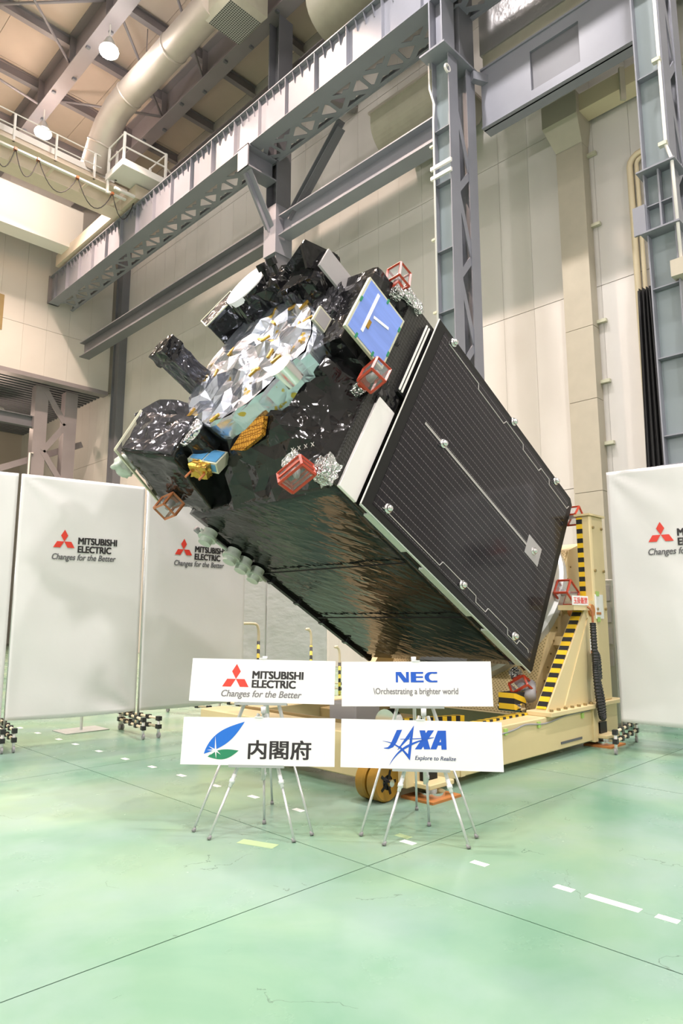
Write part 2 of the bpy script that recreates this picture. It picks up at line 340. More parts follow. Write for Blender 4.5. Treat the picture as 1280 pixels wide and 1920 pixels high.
def foilbox(a, b, n=10, amp=.03, sc=4, seed=0, taper=None, m4=None):
    # box with every side divided and crumpled; taper(z 0..1)->(sx, sy)
    bm = bmesh.new(); bmesh.ops.create_cube(bm, size=1)
    bmesh.ops.subdivide_edges(bm, edges=bm.edges[:], cuts=n, use_grid_fill=True)
    bm.normal_update()
    ca = [(a[i]+b[i])/2 for i in range(3)]; sz = [b[i]-a[i] for i in range(3)]
    nrm = {v.index: v.normal.copy() for v in bm.verts}
    bm.verts.index_update()
    for v in bm.verts:
        c = v.co.copy(); t = (1, 1) if taper is None else taper(c.z+.5)
        p = Vector((ca[0] + c.x*sz[0]*t[0], ca[1] + c.y*sz[1]*t[1], ca[2] + c.z*sz[2]))
        if n < 20:
            cell = [z_/(n+1)*.30 for z_ in sz]; nv = v.normal
            j_ = Vector([random.uniform(-1, 1)*cell[q]*(1-min(1, abs(nv[q])*1.3)) if abs(abs(c[q])-.5) > 1e-4 else 0 for q in range(3)])
            p += j_ + nv*random.gauss(0, amp*.10)
        p += v.normal * crumple(p, amp, sc, seed)
        v.co = m4 @ p if m4 is not None else p
    if n < 20: bmesh.ops.triangulate(bm, faces=bm.faces[:], quad_method='SHORT_EDGE')
    mb = MB(); bm.verts.index_update(); mb.add([v.co.copy() for v in bm.verts], [tuple(v.index for v in f.verts) for f in bm.faces]); bm.free()
    return mb
def text_mb(body, x0, x1, y0, y1, shear=0, weight=0, space=1.0):
    # flat lettering fitted to the rectangle x0..x1, y0..y1
    cu = bpy.data.curves.new('lettering', 'FONT'); cu.body = body; cu.size = 1; cu.shear = shear; cu.space_character = space
    cu.resolution_u = 4; cu.fill_mode = 'FRONT'
    o = bpy.data.objects.new('lettering', cu); COL.objects.link(o)
    dg = bpy.context.evaluated_depsgraph_get(); me = bpy.data.meshes.new_from_object(o.evaluated_get(dg))
    vs_ = [v.co.copy() for v in me.vertices]; fs = [tuple(p.vertices) for p in me.polygons]
    bpy.data.objects.remove(o); bpy.data.curves.remove(cu); bpy.data.meshes.remove(me)
    ax, bx = min(v.x for v in vs_), max(v.x for v in vs_); ay, by = min(v.y for v in vs_), max(v.y for v in vs_)
    mb = MB(); wx, wy = weight*1.6, weight*.9
    ax -= wx; bx += wx; ay -= wy; by += wy
    for k_, (ox, oy) in enumerate(((0, 0),) if not weight else ((-wx, -wy), (-wx, wy), (wx, -wy), (wx, wy), (0, 0))):
        mb.add([(x0+(v.x+ox-ax)/(bx-ax)*(x1-x0), y0+(v.y+oy-ay)/(by-ay)*(y1-y0), k_*1e-4) for v in vs_], fs)
    return mb
def flat(polys):
    mb = MB()
    for k_, p in enumerate(polys): mb.add([(x, y, k_*3e-5) for x, y in p], [tuple(range(len(p)))])
    return mb
# ================================================================== SETTING
XW, YW, ZC = 15.4, 32.0, 23.4        # wall behind the runway, far end wall, roof deck
X0, Y0 = -10.0, -8.0
fl = struct(MB().box((X0, Y0, -.3), (XW, 44, -.012)).build('floor', 'joint'))
gx = [X0] + [3.28 + 3.21*k for k in range(-4, 4)] + [XW]; gy = [Y0] + [3.05 + 3.9*k for k in range(-2, 11)] + [44]
gx = [g for g in gx if X0 <= g <= XW]; gy = [g for g in gy if Y0 <= g <= 44]
for i in range(len(gx)-1):
    for j in range(len(gy)-1):
        MB().box((gx[i]+.004, gy[j]+.004, -.2), (gx[i+1]-.004, gy[j+1]-.004, 0)).build('floor_slab', 'floor', fl)
# ---- wall behind the crane runway, of tall narrow panels
wb = struct(MB().box((XW+.05, Y0, 0), (XW+.4, 44, ZC)).build('wall_back', 'wallj'))
rows = [0, 4.6, 9.47, 14.1, 18.8, ZC]
pw = .9
pm = {}
for r in range(5):
    pm[r] = MB().box((0, .003, rows[r]+.008), (.06, pw-.003, rows[r+1]-.008)).mesh('wall_panel', 'wall')
k = 0
while 2 + k*pw < 44:
    for r in range(5):
        if 2 + k*pw < 32 or r < 3: obj('wall_panel', pm[r], wb, (XW, 2 + k*pw, 0))
    k += 1
MB().box((XW, Y0, 0), (XW+.06, 2, ZC)).build('plain_panel', 'wall', wb)
MB().box((XW, 32, 14.1), (XW+.06, 44, ZC)).build('plain_panel', 'wall', wb)
# ---- far end wall hanging above a side bay
wl = struct(MB().box((X0, YW+.05, 12.9), (XW, YW+.4, ZC)).build('wall_left', 'wallj'))
for z0, z1 in ((12.88, 15.2), (15.2, 19.3), (19.3, ZC)):
    me = MB().box((.003, 0, z0+.008), (pw*1.2-.003, .06, z1-.008)).mesh('wall_panel', 'wall')
    for k in range(23):
        x = XW - .2 - (k+1)*pw*1.2
        if x > X0: obj('wall_panel', me, wl, (x, YW, 0))
MB().box((X0, YW-.02, 12.70), (15.2, YW+.5, 12.90)).build('soffit_edge', 'mauve', wl)
MB().box((8.6, YW-.03, 14.6), (9.95, YW+.02, 16.3)).build('window_recess', 'yeld', wl)
# ---- unseen sides of the hall
struct(MB().box((X0-.3, Y0, 0), (X0, 44, ZC)).build('wall_front', 'wall'))
struct(MB().box((X0, Y0-.3, 0), (XW, Y0, ZC)).build('wall_right', 'wall'))
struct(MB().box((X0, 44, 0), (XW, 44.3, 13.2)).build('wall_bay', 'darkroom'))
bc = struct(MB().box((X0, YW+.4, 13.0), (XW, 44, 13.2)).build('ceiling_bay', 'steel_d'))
for k in range(30):
    MB().box((X0, YW+.6+k*.38, 12.93), (XW, YW+.75+k*.38, 13.0)).build('deck_rib', 'steel_d', bc)
# ---- roof deck with sheets
ce = struct(MB().box((X0, Y0, ZC+.06), (XW, YW, ZC+.4)).build('ceiling', 'wallj'))
for i in range(6):
    for j in range(14):
        x0 = X0 + i*(XW-X0)/6; x1 = X0 + (i+1)*(XW-X0)/6; y0 = Y0 + j*40/14; y1 = y0+40/14
        MB().box((x0+.008, y0+.01, ZC), (x1-.008, y1-.01, ZC+.08)).build('roof_sheet', 'roof', ce)

# ================================================================== ROOF STEEL
def ibeam(mb, p0, p1, h, wd, tf=.04, tw=.03):
    # I section, flanges horizontal
    p0 = Vector(p0); p1 = Vector(p1); z = Vector((0, 0, 1))
    mb.bar(p0 + z*(h/2-tf/2), p1 + z*(h/2-tf/2), wd, tf); mb.bar(p0 - z*(h/2-tf/2), p1 - z*(h/2-tf/2), wd, tf); mb.bar(p0, p1, tw, h-2*tf)
    return mb
bx_names = {-3.1: 'roof beam far over the front of the hall', 1.0: 'roof beam second from the lamp beam', 5.0: 'mauve roof beam next to the lamp beam', 9.1: 'mauve roof beam carrying the row of bright lamps', 13.0: 'mauve roof beam over the crane runway'}
for x, lab in bx_names.items():
    t = thing('roof_beam', lab + ', running along the hall', 'beam', (x, 0, 22.7), group='roof beams')
    mb = MB(); ibeam(mb, (0, Y0, 0), (0, YW, 0), 1.4, .55, .06, .05); mb.build('beam_section', 'mauve', t)
    me = MB().box((-.26, -.012, -.62), (.26, .012, .62)).mesh('stiffener', 'mauve')
    cl = MB().box((-.07, -.05, -.78), (.07, .05, -.7)).mesh('clip', 'steel_d')
    for j in range(11):
        y = 2.5 + j*3.0-.15
        obj('stiffener', me, t, (0, y, 0))
        if x > 5: obj('clip', cl, t, (.14, y+.4, 0)); obj('clip', cl, t, (-.14, y+1.6, 0))
jl = MB(); ibeam(jl, (X0, 0, 0), (XW, 0, 0), .42, .22, .025, .02); jm = jl.mesh('roof_joist', 'mauve')
for j in range(11):
    o = obj('roof_joist', jm, None, (0, 2.5 + j*3.0, 23.15))
    tag(o, 'dark roof joist under the cream deck, %s from the far end wall' % ['first', 'second', 'third', 'fourth', 'fifth', 'sixth', 'seventh', 'eighth', 'ninth', 'tenth', 'eleventh'][10-j], 'joist', 'roof joists')
# thin diagonal roof bracing rods
rods = [((5.2, 23.6, 22.2), (8.9, 20.6, 22.9)), ((5.2, 26.6, 22.9), (8.9, 26.2, 22.1)), ((9.4, 26.6, 22.9), (12.8, 23.4, 22.2)), ((9.4, 20.6, 22.9), (12.8, 23.4, 22.2)), ((9.4, 17.6, 22.9), (12.8, 20.4, 22.2)), ((5.2, 20.6, 22.9), (8.9, 23.4, 22.2))]
for i, (a, b) in enumerate(rods):
    o = MB().cyl(a, b, .05, seg=8).build('bracing_rod', 'mauve', smooth=True)
    tag(o, 'thin diagonal bracing rod between roof beams, ' + ['left of the lamp beam', 'level one at the upper left corner', 'beside the far lamp', 'right of the big duct', 'nearest the diffuser box', 'crossing behind the near lamp'][i], 'rod', 'roof bracing rods')

# ================================================================== LAMPS
seen = {0: 'glaring high-bay lamp hanging beside the big round duct', 1: 'glaring high-bay lamp hanging just above the crane handrail'}
lampm = {}
for i, (x, y, c) in enumerate(LAMPS):
    t = thing('high_bay_lamp', seen.get(i, 'high-bay lamp outside the view, hung from roof beam'), 'lamp', (x, y, 20.9), group='high-bay lamps')
    MB().cyl((0, 0, .15), (0, 0, .55), .28, .10, 16).build('housing', 'alu', t, True, auto=True)
    MB().cyl((0, 0, .5), (0, 0, 1.1), .025, seg=8).build('stem', 'white', t)
    MB().sphere((0, 0, .05), .33, 14, 8, (1, 1, .6)).build('lens', 'lens', t, True)
    ld = bpy.data.lights.new('lamp_light', 'AREA'); ld.shape = 'DISK'; ld.size = .4; ld.energy = LAMP_W * (4.5 if c is WARM else 2.4 if x > 5 else .8); ld.color = c; ld.spread = math.radians(112)
    lo = bpy.data.objects.new('lamp_light', ld); COL.objects.link(lo); lo.parent = t; lo.location = (0, 0, -.15)
# fill lights added on the two unseen walls to brighten signs and screens
for i, (p, aim, lab) in enumerate((((-9.6, 1.0, 9.0), (7.0, 7.5, 4.0), 'added fill light behind the viewer, nearest the corner'), ((-9.6, 9.0, 9.0), (6.0, 9.0, 4.0), 'added fill light behind the viewer, toward the far end'), ((3.0, -7.6, 9.0), (8.0, 6.5, 4.0), 'added fill light behind the viewer on the right wall'))):
    t = thing('added_fill_light', lab, 'lamp', p, group='added fill lights'); d = (Vector(aim)-Vector(p)).normalized()
    q = d.to_track_quat('-Z', 'Y').to_matrix().to_4x4()
    MB().box((-.35, -.25, 0), (.35, .25, .2), q).build('housing', 'steel_d', t); MB().box((-.32, -.22, -.01), (.32, .22, 0), q).build('lens', 'lens2', t)
    ld = bpy.data.lights.new('lamp_light', 'AREA'); ld.shape = 'RECTANGLE'; ld.size = .7; ld.size_y = .5; ld.energy = FILL_W; ld.color = WHITE; ld.spread = math.radians(100)
    lo = bpy.data.objects.new('lamp_light', ld); COL.objects.link(lo); lo.parent = t; lo.location = d*.05; lo.rotation_euler = d.to_track_quat('-Z', 'Y').to_euler()
# pendant lamp in the side bay
t = thing('pendant_lamp', 'white pendant dome lamp under the side bay ceiling at left edge', 'lamp', (11.3, 36.0, 11.9))
MB().cyl((0, 0, 0), (0, 0, .35), .45, .10, 18).build('shade', 'white', t, True)
MB().cyl((0, 0, .35), (0, 0, 1.1), .03, seg=8).build('stem', 'white', t)
MB().sphere((0, 0, .02), .3, 12, 8, (1, 1, .5)).build('bulb', 'lens2', t, True)
ld = bpy.data.lights.new('lamp_light', 'POINT'); ld.energy = 300; ld.color = WARM; ld.shadow_soft_size = .3
lo = bpy.data.objects.new('lamp_light', ld); COL.objects.link(lo); lo.parent = t; lo.location = (0, 0, -.4)

# ================================================================== CRANE RUNWAY GIRDER
gt = thing('runway_girder', 'long grey steel crane runway girder with laced bottom plate', 'girder', (12.0, 0, 16.5))
GY0, GY1 = -7.9, 31.88
MB().box((.0, GY0, .02), (.025, GY1, 1.3)).build('web', 'steel', gt)
MB().box((-.14, GY0, 1.3), (.32, GY1, 1.335)).build('top_flange', 'steel', gt)
MB().box((.06, GY0, 1.335), (.13, GY1, 1.45)).build('rail', 'steel_d', gt)
MB().box((-.12, GY0, 0), (.34, GY1, .02)).build('bottom_flange', 'steel', gt)
MB().box((.98, GY0, 0), (1.10, GY1, .02)).build('outer_chord', 'steel', gt)
MB().box((1.06, GY0, -.02), (1.10, GY1, .22)).build('outer_chord_lip', 'steel', gt)
st = MB().box((-.13, -.008, .02), (0, .008, 1.3)).mesh('stiffener', 'steel')
rib = MB().prism([(-.13, 1.3), (0, 1.3), (0, .98), (-.03, .98)], 'y', -.006, .006).mesh('rib', 'steel')
lac = MB()
lac.bar((.30, -1.24, .01), (1.02, -.06, .01), .15, .018); lac.bar((.30, -.06, .01), (1.02, -1.24, .01), .15, .018)
lac.prism([(.50, -.80), (.82, -.80), (.90, -.65), (.82, -.50), (.50, -.50), (.42, -.65)], 'z', .001, .024)
lac.bar((.30, .0, .01), (1.02, .0, .01), .12, .018)
lac.prism([(.30, -.22), (.46, -.10), (.46, .10), (.30, .22)], 'z', .001, .022); lac.prism([(1.0, -.22), (.86, -.08), (.86, .08), (1.0, .22)], 'z', .001, .022)
lacm = lac.mesh('lacing', 'steel')
y = 31.2; k = 0
while y > 3:
    obj('stiffener', st, gt, (0, y, 0))
    for q in (.33, .65, .97): obj('rib', rib, gt, (0, y-q, 0))
    obj('lacing', lacm, gt, (0, y, 0))
    y -= 1.3; k += 1
MB().box((-.15, 31.8, 0), (.4, 31.9, 1.4)).build('end_plate', 'mauve', gt)

# ================================================================== COLUMNS
def laced_column(name, label, y0, wd, ztop, stif, shelf=()):
    # two H legs set one behind the other, flat diagonal lacing between
    t = thing(name, label, 'column', (12.0, y0, 0), group='laced crane columns')
    for i, (xa, xb) in enumerate(((0, .36), (.74, 1.1))):
        mb = MB()
        mb.box((xa, 0, 0), (xb, .025, ztop)); mb.box((xa, wd-.025, 0), (xb, wd, ztop)); mb.build('leg', 'steel', t)
        MB().box((xa+.16, .025, 0), (xa+.185, wd-.025, ztop)).build('web', 'cyan' if i == 0 else 'steel', t)
    for z in stif:
        MB().box((.02, .02, z), (.17, wd-.02, z+.02)).build('stiffener', 'steel', t)
    for z in shelf:
        MB().box((-.12, -.10, z), (.5, wd+.08, z+.03)).build('shelf_plate', 'steel', t)
    z = .6; k = 0
    while z < ztop - 1.6:
        a, b, h = (.30, .80, .62) if k % 2 == 0 else (.80, .30, 1.55)
        MB().bar((a, .04, z), (b, .04, z+h), .15, .03, (0, 1, 0)).build('lacing', 'steel', t)
        MB().bar((a, wd-.04, z), (b, wd-.04, z+h), .15, .03, (0, 1, 0)).build('lacing', 'steel', t)
        z += h; k += 1
    return t
cb = laced_column('laced_column', 'grey laced steel column rising behind the tilted satellite', 8.4, .5, 14.9, (2, 3.6, 5.2, 6.8, 8.4, 9.9, 11.6, 13.0))
MB().box((-.32, -.12, 14.9), (1.25, .62, 14.95)).build('cap_plate', 'steel', cb)
MB().box((-.15, .05, 14.95), (.35, .09, 16.5)).build('head_plate', 'steel', cb); MB().box((-.15, .41, 14.95), (.35, .45, 16.5)).build('head_plate', 'steel', cb)
MB().box((.1, .09, 14.95), (.14, .41, 16.5)).build('head_web', 'steel', cb)
MB().box((.5, .0, 14.95), (1.1, .5, 22.0)).build('upper_shaft', 'steel_d', cb)
MB().bar((.9, -.05, 14.75), (2.0, -.6, 14.75), .16, .22).build('strut', 'steel', cb)
for z in (12.0, 11.75): MB().box((-.06, -.03, z), (-.0, .56, z+.09)).build('clamp_bar', 'white', cb)
MB().tube([(-.03, .55, 14.9), (-.03, .55, 14.2), (-.03, .42, 13.7), (-.03, .46, 13.3), (-.03, .46, 5)], .025).build('conduit', 'white', cb, True)
for z in (12.6, 10.2, 8.4, 7.9): MB().box((-.07, .46, z), (0, .56, z+.05)).build('pipe_clip', 'frame', cb)
MB().torus((-.02, .02, 14.45), .09, .03, 'y', 16, 6).build('lifting_eye', 'white', cb, True)
cc = laced_column('laced_column', 'grey laced steel column at right edge with white conduit', 3.68, .5, 16.4, (4.6, 6.0, 7.3, 8.9, 11.5, 13.5), (9.55, 8.35, 4.05))
MB().tube([(-.04, .05, 16), (-.04, .05, 9.9), (-.04, -.03, 9.6), (-.04, -.05, 7.6)], .03).build('conduit', 'white', cc, True)
MB().box((.0, .22, 8.38), (.2, .25, 9.55)).build('centre_fin', 'steel', cc)
for z in (11.6, 9.9): MB().box((-.1, .02, z), (0, .16, z+.07)).build('pipe_clip', 'frame', cc)
MB().box((-.15, -.35, 7.35), (.15, .1, 7.65)).build('junction_box', 'pipe', cc)
MB().bar((-.02, .6, 8.4), (-.02, .6, 8.95), .05, .22, (0, 1, 0)).build('gusset', 'steel', cc)
# plain column with corbel
t = thing('corbel_column', 'dark grey steel column with corbel bracket under runway girder', 'column', (13.0, 16.0, 0))
mb = MB(); mb.box((0, 0, 0), (.6, .04, 22)); mb.box((0, .52, 0), (.6, .56, 22)); mb.build('flange', 'steel_d', t)
MB().box((.27, .04, 0), (.33, .52, 22)).build('web', 'steel_d', t)
MB().box((-1.18, .02, 15.72), (0, .54, 15.77)).build('corbel_flange', 'steel', t); MB().box((-1.18, .25, 15.77), (0, .30, 16.44)).build('corbel_web', 'steel', t)
MB().box((-1.2, .02, 15.72), (-1.15, .54, 16.5)).build('corbel_end', 'steel', t); MB().box((-1.2, .02, 16.44), (0, .54, 16.48)).build('corbel_top', 'steel', t)
mb = MB(); mb.bar((-1.0, .28, 15.72), (.0, .28, 14.1), .42, .03, (1, 0, .6)); mb.bar((-1.0, .28, 15.66), (.0, .28, 14.04), .03, .25, (1, 0, .6)); mb.build('knee_brace', 'steel', t)
MB().box((-.05, -.03, 13.2), (.65, .59, 14.9)).build('splice_plate', 'steel', t)
t = thing('corner_column', 'dark grey column in the corner beside the far end wall', 'column', (15.0, 30.6, 0))
mb = MB(); mb.box((0, 0, 0), (.4, .04, 22)); mb.box((0, .6, 0), (.4, .64, 22)); mb.build('flange', 'steel_d', t)
MB().box((.1, .04, 0), (.15, .6, 22)).build('web', 'steel_d', t)
# column of the side bay below the hanging wall
t = thing('bay_column', 'laced grey column standing in side bay behind white screens', 'column', (12.0, 32.9, 0))
for xa in (0, 1.45): MB().box((xa, 0, 0), (xa+.62, .5, 12.7)).build('leg', 'mauve', t)
z = .5; k = 0
while z < 11.5:
    a, b = (.5, 1.55) if k % 2 == 0 else (1.55, .5)
    MB().bar((a, .02, z), (b, .02, z+1.5), .28, .06, (0, 1, 0)).build('lacing', 'mauve', t); z += 1.5; k += 1
MB().tube([(-.1, -.05, 3), (-.1, -.05, 9.3), (.05, -.05, 9.3)], .05).build('conduit', 'white', t, True)
bb = MB(); ibeam(bb, (X0, 33.2, 10.9), (12.0, 33.2, 10.9), .55, .3, .04, .03)
tag(bb.build('bay_beam', 'steel_d'), 'grey horizontal beam crossing the dark side bay', 'beam')
tag(MB().bar((14.8, 33.9, 10.4), (10.2, 33.9, 8.2), .3, .3).build('bay_brace', 'mauve'), 'sloping grey brace in the dark side bay', 'brace')
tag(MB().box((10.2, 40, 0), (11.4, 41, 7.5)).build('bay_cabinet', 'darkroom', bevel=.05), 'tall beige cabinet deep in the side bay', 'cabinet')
# horizontal beams between columns
bm_ = MB(); ibeam(bm_, (13.3, 8.95, 14.15), (13.3, 15.95, 14.15), .72, .5, .04, .03); tag(bm_.build('tie_beam', 'steel'), 'grey tie beam between laced column and corbel column', 'beam', 'tie beams')
bm_ = MB(); ibeam(bm_, (13.3, 16.6, 14.15), (13.3, 30.7, 14.15), .72, .5, .04, .03); o = bm_.build('tie_beam', 'steel_d'); tag(o, 'grey tie beam running from corbel column toward the far end wall', 'beam', 'tie beams')
bm_ = MB(); ibeam(bm_, (13.3, 15.6, 14.4), (13.3, 13.3, 16.45), .3, .3, .03, .03); tag(bm_.build('knee_brace', 'steel_d'), 'sloping grey brace from tie beam up to runway girder', 'brace')
t = thing('deep_beam', 'deep grey beam with recessed panels right of laced column', 'beam', (13.2, 0, 0))
MB().box((.1, 4.25, 13.45), (.14, 8.3, 15.1)).build('web', 'steel_d', t)
MB().box((0, 4.25, 13.45), (.4, 8.3, 13.5)).build('bottom_flange', 'steel', t); MB().box((0, 4.25, 15.05), (.4, 8.3, 15.1)).build('top_flange', 'steel', t)
for a, b in ((6.95, 8.3), (4.6, 5.75)): MB().box((.04, a, 13.5), (.1, b, 15.05)).build('cover_plate', 'steel', t)
MB().box((.04, 5.75, 13.5), (.1, 6.95, 13.72)).build('cover_strip', 'steel', t); MB().box((.04, 5.75, 14.75), (.1, 6.95, 15.05)).build('cover_strip', 'steel', t)
bm_ = MB(); ibeam(bm_, (14.2, -7.9, 20.6), (14.2, 31.5, 20.6), .8, .4, .05, .04); tag(bm_.build('wall_beam', 'mauve'), 'mauve beam along the wall high above runway girder', 'beam')
bm_ = MB(); ibeam(bm_, (13.3, 15.9, 19.4), (15.3, 14.6, 19.0), .35, .3, .03, .03); tag(bm_.build('roof_strut', 'mauve'), 'short mauve strut from corbel column toward wall', 'strut')
# ================================================================== DUCTS
t = thing('round_duct', 'big galvanised round duct with elbow below roof beams', 'duct')
pts = [(10.75, 16.6, 21.2), (10.75, 18.5, 21.2), (10.75, 20.5, 21.2), (10.72, 22.0, 21.2), (10.66, 22.9, 21.05), (10.62, 23.6, 20.65), (10.6, 24.2, 20.0), (10.6, 24.7, 19.3)]
MB().tube(pts, .52, 24).build('duct_pipe', 'galv', t, True, auto=True)
for p, q in (((10.75, 19.0, 21.2), (10.75, 19.08, 21.2)), ((10.71, 22.1, 21.19), (10.70, 22.17, 21.17)), ((10.605, 24.1, 20.13), (10.6, 24.14, 20.07))): MB().cyl(p, q, .545, seg=24).build('seam_band', 'galv', t, True)
MB().sphere((10.42, 24.1, 19.65), .14, 12, 8).build('damper_knob', 'white', t, True)
for y in (18, 21): MB().cyl((10.75, y, 21.6), (10.75, y, 23.3), .015, seg=6).build('hanger_rod', 'mauve', t)
t = thing('duct_diffuser', 'square grey-green ceiling diffuser box with dark grille', 'diffuser', (11.3, 16.2, 20.6))
MB().box((-.75, -.75, .2), (.75, .75, 1.6)).build('box', 'olive', t)
mb = MB(); mb.add([(-.75, -.75, .2), (.75, -.75, .2), (.75, .75, .2), (-.75, .75, .2), (-.6, -.6, 0), (.6, -.6, 0), (.6, .6, 0), (-.6, .6, 0)], [(0, 1, 5, 4), (1, 2, 6, 5), (2, 3, 7, 6), (3, 0, 4, 7)]); mb.build('flare', 'olive', t)
MB().box((-.6, -.6, .0), (.6, .6, .03)).build('grille', 'grille', t)
o = MB().tube([(13.0, 13.6, 20.2), (13.0, 12.0, 20.2), (12.9, 9, 20.2)], .95, 24).build('large_duct', 'olive', None, True, auto=True); tag(o, 'large olive round duct at top centre above girder', 'duct')
t = thing('hopper_duct', 'olive drum-shaped duct end hanging behind runway girder', 'duct')
mb = MB(); n = 24
poly = [(13.4, 16.2)] + [(14.35 - .95*math.cos(PI*k/n), 15.9 - .85*math.sin(PI*k/n)) for k in range(n+1)] + [(15.3, 16.2)]
mb.prism(poly, 'y', 9.6, 12.2); mb.build('drum', 'olive', t)
MB().box((13.35, 9.55, 16.2), (15.35, 12.25, 16.28)).build('rim', 'galv', t)
t = thing('insulated_duct', 'silver wrapped duct along wall above deep beam', 'duct')
MB().box((13.7, 3.5, 16.0), (15.1, 8.6, 17.6)).build('wrap', 'wrap', t)
MB().box((13.75, 3.5, 15.55), (15.15, 8.55, 16.0)).build('casing', 'olive', t)
t = thing('downpipe_duct', 'beige square duct running down the white wall', 'duct', (XW, 6.95, 0))
for z0, z1 in ((0, 4.4), (4.4, 6.6), (6.6, 8.4), (8.4, 13.2)): MB().box((-.35, -.33, z0+.006), (0, .36, z1-.006)).build('duct_section', 'pipe', t)
mb = MB(); mb.add([(-.35, -.33, 13.2), (0, -.33, 13.2), (0, .36, 13.2), (-.35, .36, 13.2), (-.75, -.42, 13.75), (0, -.42, 13.75), (0, .5, 13.75), (-.75, .5, 13.75), (-.75, -.42, 14.35), (0, -.42, 14.35), (0, .5, 14.35), (-.75, .5, 14.35)], [(0, 1, 5, 4), (1, 2, 6, 5), (2, 3, 7, 6), (3, 0, 4, 7), (4, 5, 9, 8), (5, 6, 10, 9), (6, 7, 11, 10), (7, 4, 8, 11), (8, 9, 10, 11)]); mb.build('hopper_head', 'pipe', t)
MB().box((-.6, -2.6, 13.85), (-.1, -.42, 14.3)).build('feed_duct', 'pipe2', t)
MB().bar((-.62, -1.5, 14.35), (-.62, -1.5, 13.5), .07, .12).build('hanger', 'pipe', t)
for z in (5.5, 7.0, 8.5, 11.0, 12.9):
    MB().box((-.12, -.55, z), (-.02, -.33, z+.08)).build('bracket', 'frame', t); MB().box((-.12, .36, z-.3), (-.05, .44, z-.18)).build('bracket', 'frame', t)
t = thing('arched_pipe_guide', 'cream arched pipe frame on wall beside right column', 'pipe', (XW, 5.3, 0))
arch = lambda r: [(-.12, r, 0), (-.12, r, 12.1)] + [(-.12, r*math.cos(PI*k/8), 12.1 + r*.9*math.sin(PI*k/8)) for k in range(1, 8)] + [(-.12, -r, 12.1), (-.12, -r, 0)]
MB().tube(arch(.30), .075, 8).build('outer_pipe', 'pipe2', t, True); MB().tube(arch(.14), .05, 8).build('inner_pipe', 'pipe2', t, True)
mb = MB()
P = []
for k in range(41):
    s_ = k/40; P.append((-.10 + .07*math.sin(s_*34) + .03*math.sin(s_*61+1), -.36 + .72*s_))
v = []; f = []
for zi in range(13):
    z = .02 + zi*8.85/12; nar = 1 - .45*(zi/12)
    v += [(p[0], p[1]*nar, z) for p in P]
for zi in range(12):
    for k in range(40): f.append((zi*41+k, zi*41+k+1, (zi+1)*41+k+1, (zi+1)*41+k))
mb.add(v, f); o = mb.build('black_curtain', 'curtain', None, True, (XW-.25, 5.33, 0)); so = o.modifiers.new('thickness', 'SOLIDIFY'); so.thickness = .02
tag(o, 'tall gathered black curtain beside right steel column', 'curtain')
# ================================================================== OVERHEAD CRANE
t = thing('overhead_crane', 'cream overhead travelling crane with walkway and handrails', 'crane')
MB().box((X0+.5, 24.5, 17.95), (12.0, 25.3, 19.0)).build('near_girder', 'cream', t)
MB().box((X0+.5, 29.4, 18.35), (12.3, 30.3, 20.3)).build('far_girder', 'white', t)  # whiter than the cream crane: strong light put into the colour
MB().box((11.75, 23.3, 17.98), (12.55, 30.9, 18.55)).build('end_truck', 'cream', t)
MB().box((X0+.5, 23.75, 18.0), (11.6, 23.85, 18.07)).build('festoon_track', 'white', t)
MB().box((X0+.5, 23.9, 18.4), (11.5, 24.5, 18.45)).build('walkway', 'cream', t)
for k in range(8): MB().box((2.2+k*1.3, 23.85, 18.0), (2.3+k*1.3, 24.5, 18.08)).build('track_arm', 'cream', t)
for h in (.55, 1.05): MB().cyl((X0+.5, 23.95, 18.45+h), (10.6, 23.95, 18.45+h), .025, seg=6).build('handrail', 'white', t)
for k in range(9): MB().box((10.3-k*1.5, 23.91, 18.4), (10.37-k*1.5, 23.99, 19.5)).build('rail_post', 'white', t)
MB().box((X0+.5, 24.45, 19.0), (11.4, 24.5, 19.25)).build('kick_plate', 'white', t)
# platform box at the crane end
MB().box((10.75, 22.4, 18.6), (12.6, 23.8, 18.68)).build('platform_floor', 'white', t)
MB().box((10.75, 22.38, 18.45), (12.6, 22.44, 18.72)).build('platform_edge', 'white', t); MB().box((10.72, 22.4, 18.45), (10.78, 23.8, 18.72)).build('platform_edge', 'white', t)
for x, y in ((10.78, 22.45), (10.78, 23.7), (12.55, 22.45), (12.55, 23.7), (11.1, 23.7)): MB().box((x-.04, y-.04, 17.9 if y > 23 and x < 11 else 18.6), (x+.04, y+.04, 19.85)).build('platform_post', 'white', t)
for z in (19.25, 19.82):
    MB().tube([(10.78, 23.7, z), (10.78, 22.45, z), (12.55, 22.45, z), (12.95, 22.6, z-.05), (12.95, 22.9, z-.1)] if z < 19.5 else [(10.78, 23.7, z), (10.78, 22.45, z), (12.55, 22.45, z), (12.55, 23.7, z)], .035, 6).build('platform_rail', 'white', t)
MB().box((10.85, 23.2, 17.9), (11.7, 23.3, 18.0)).build('hanger_shelf', 'white', t)
for a, b in ((6.6, 7.35), (7.35, 8.15), (8.15, 9.6), (9.6, 11.0), (11.0, 11.9)):
    d = .9 if b-a < 1 else .95
    MB().tube([(a+(b-a)*k/10, 23.7, 18.0 - d*(1-(2*k/10-1)**2)) for k in range(11)], .018, 6).build('festoon_cable', 'black', t, True)
for k in (7.35, 8.15, 9.6, 11.0): MB().box((k-.05, 23.65, 17.93), (k+.05, 23.8, 18.03)).build('cable_trolley', 'redo', t)
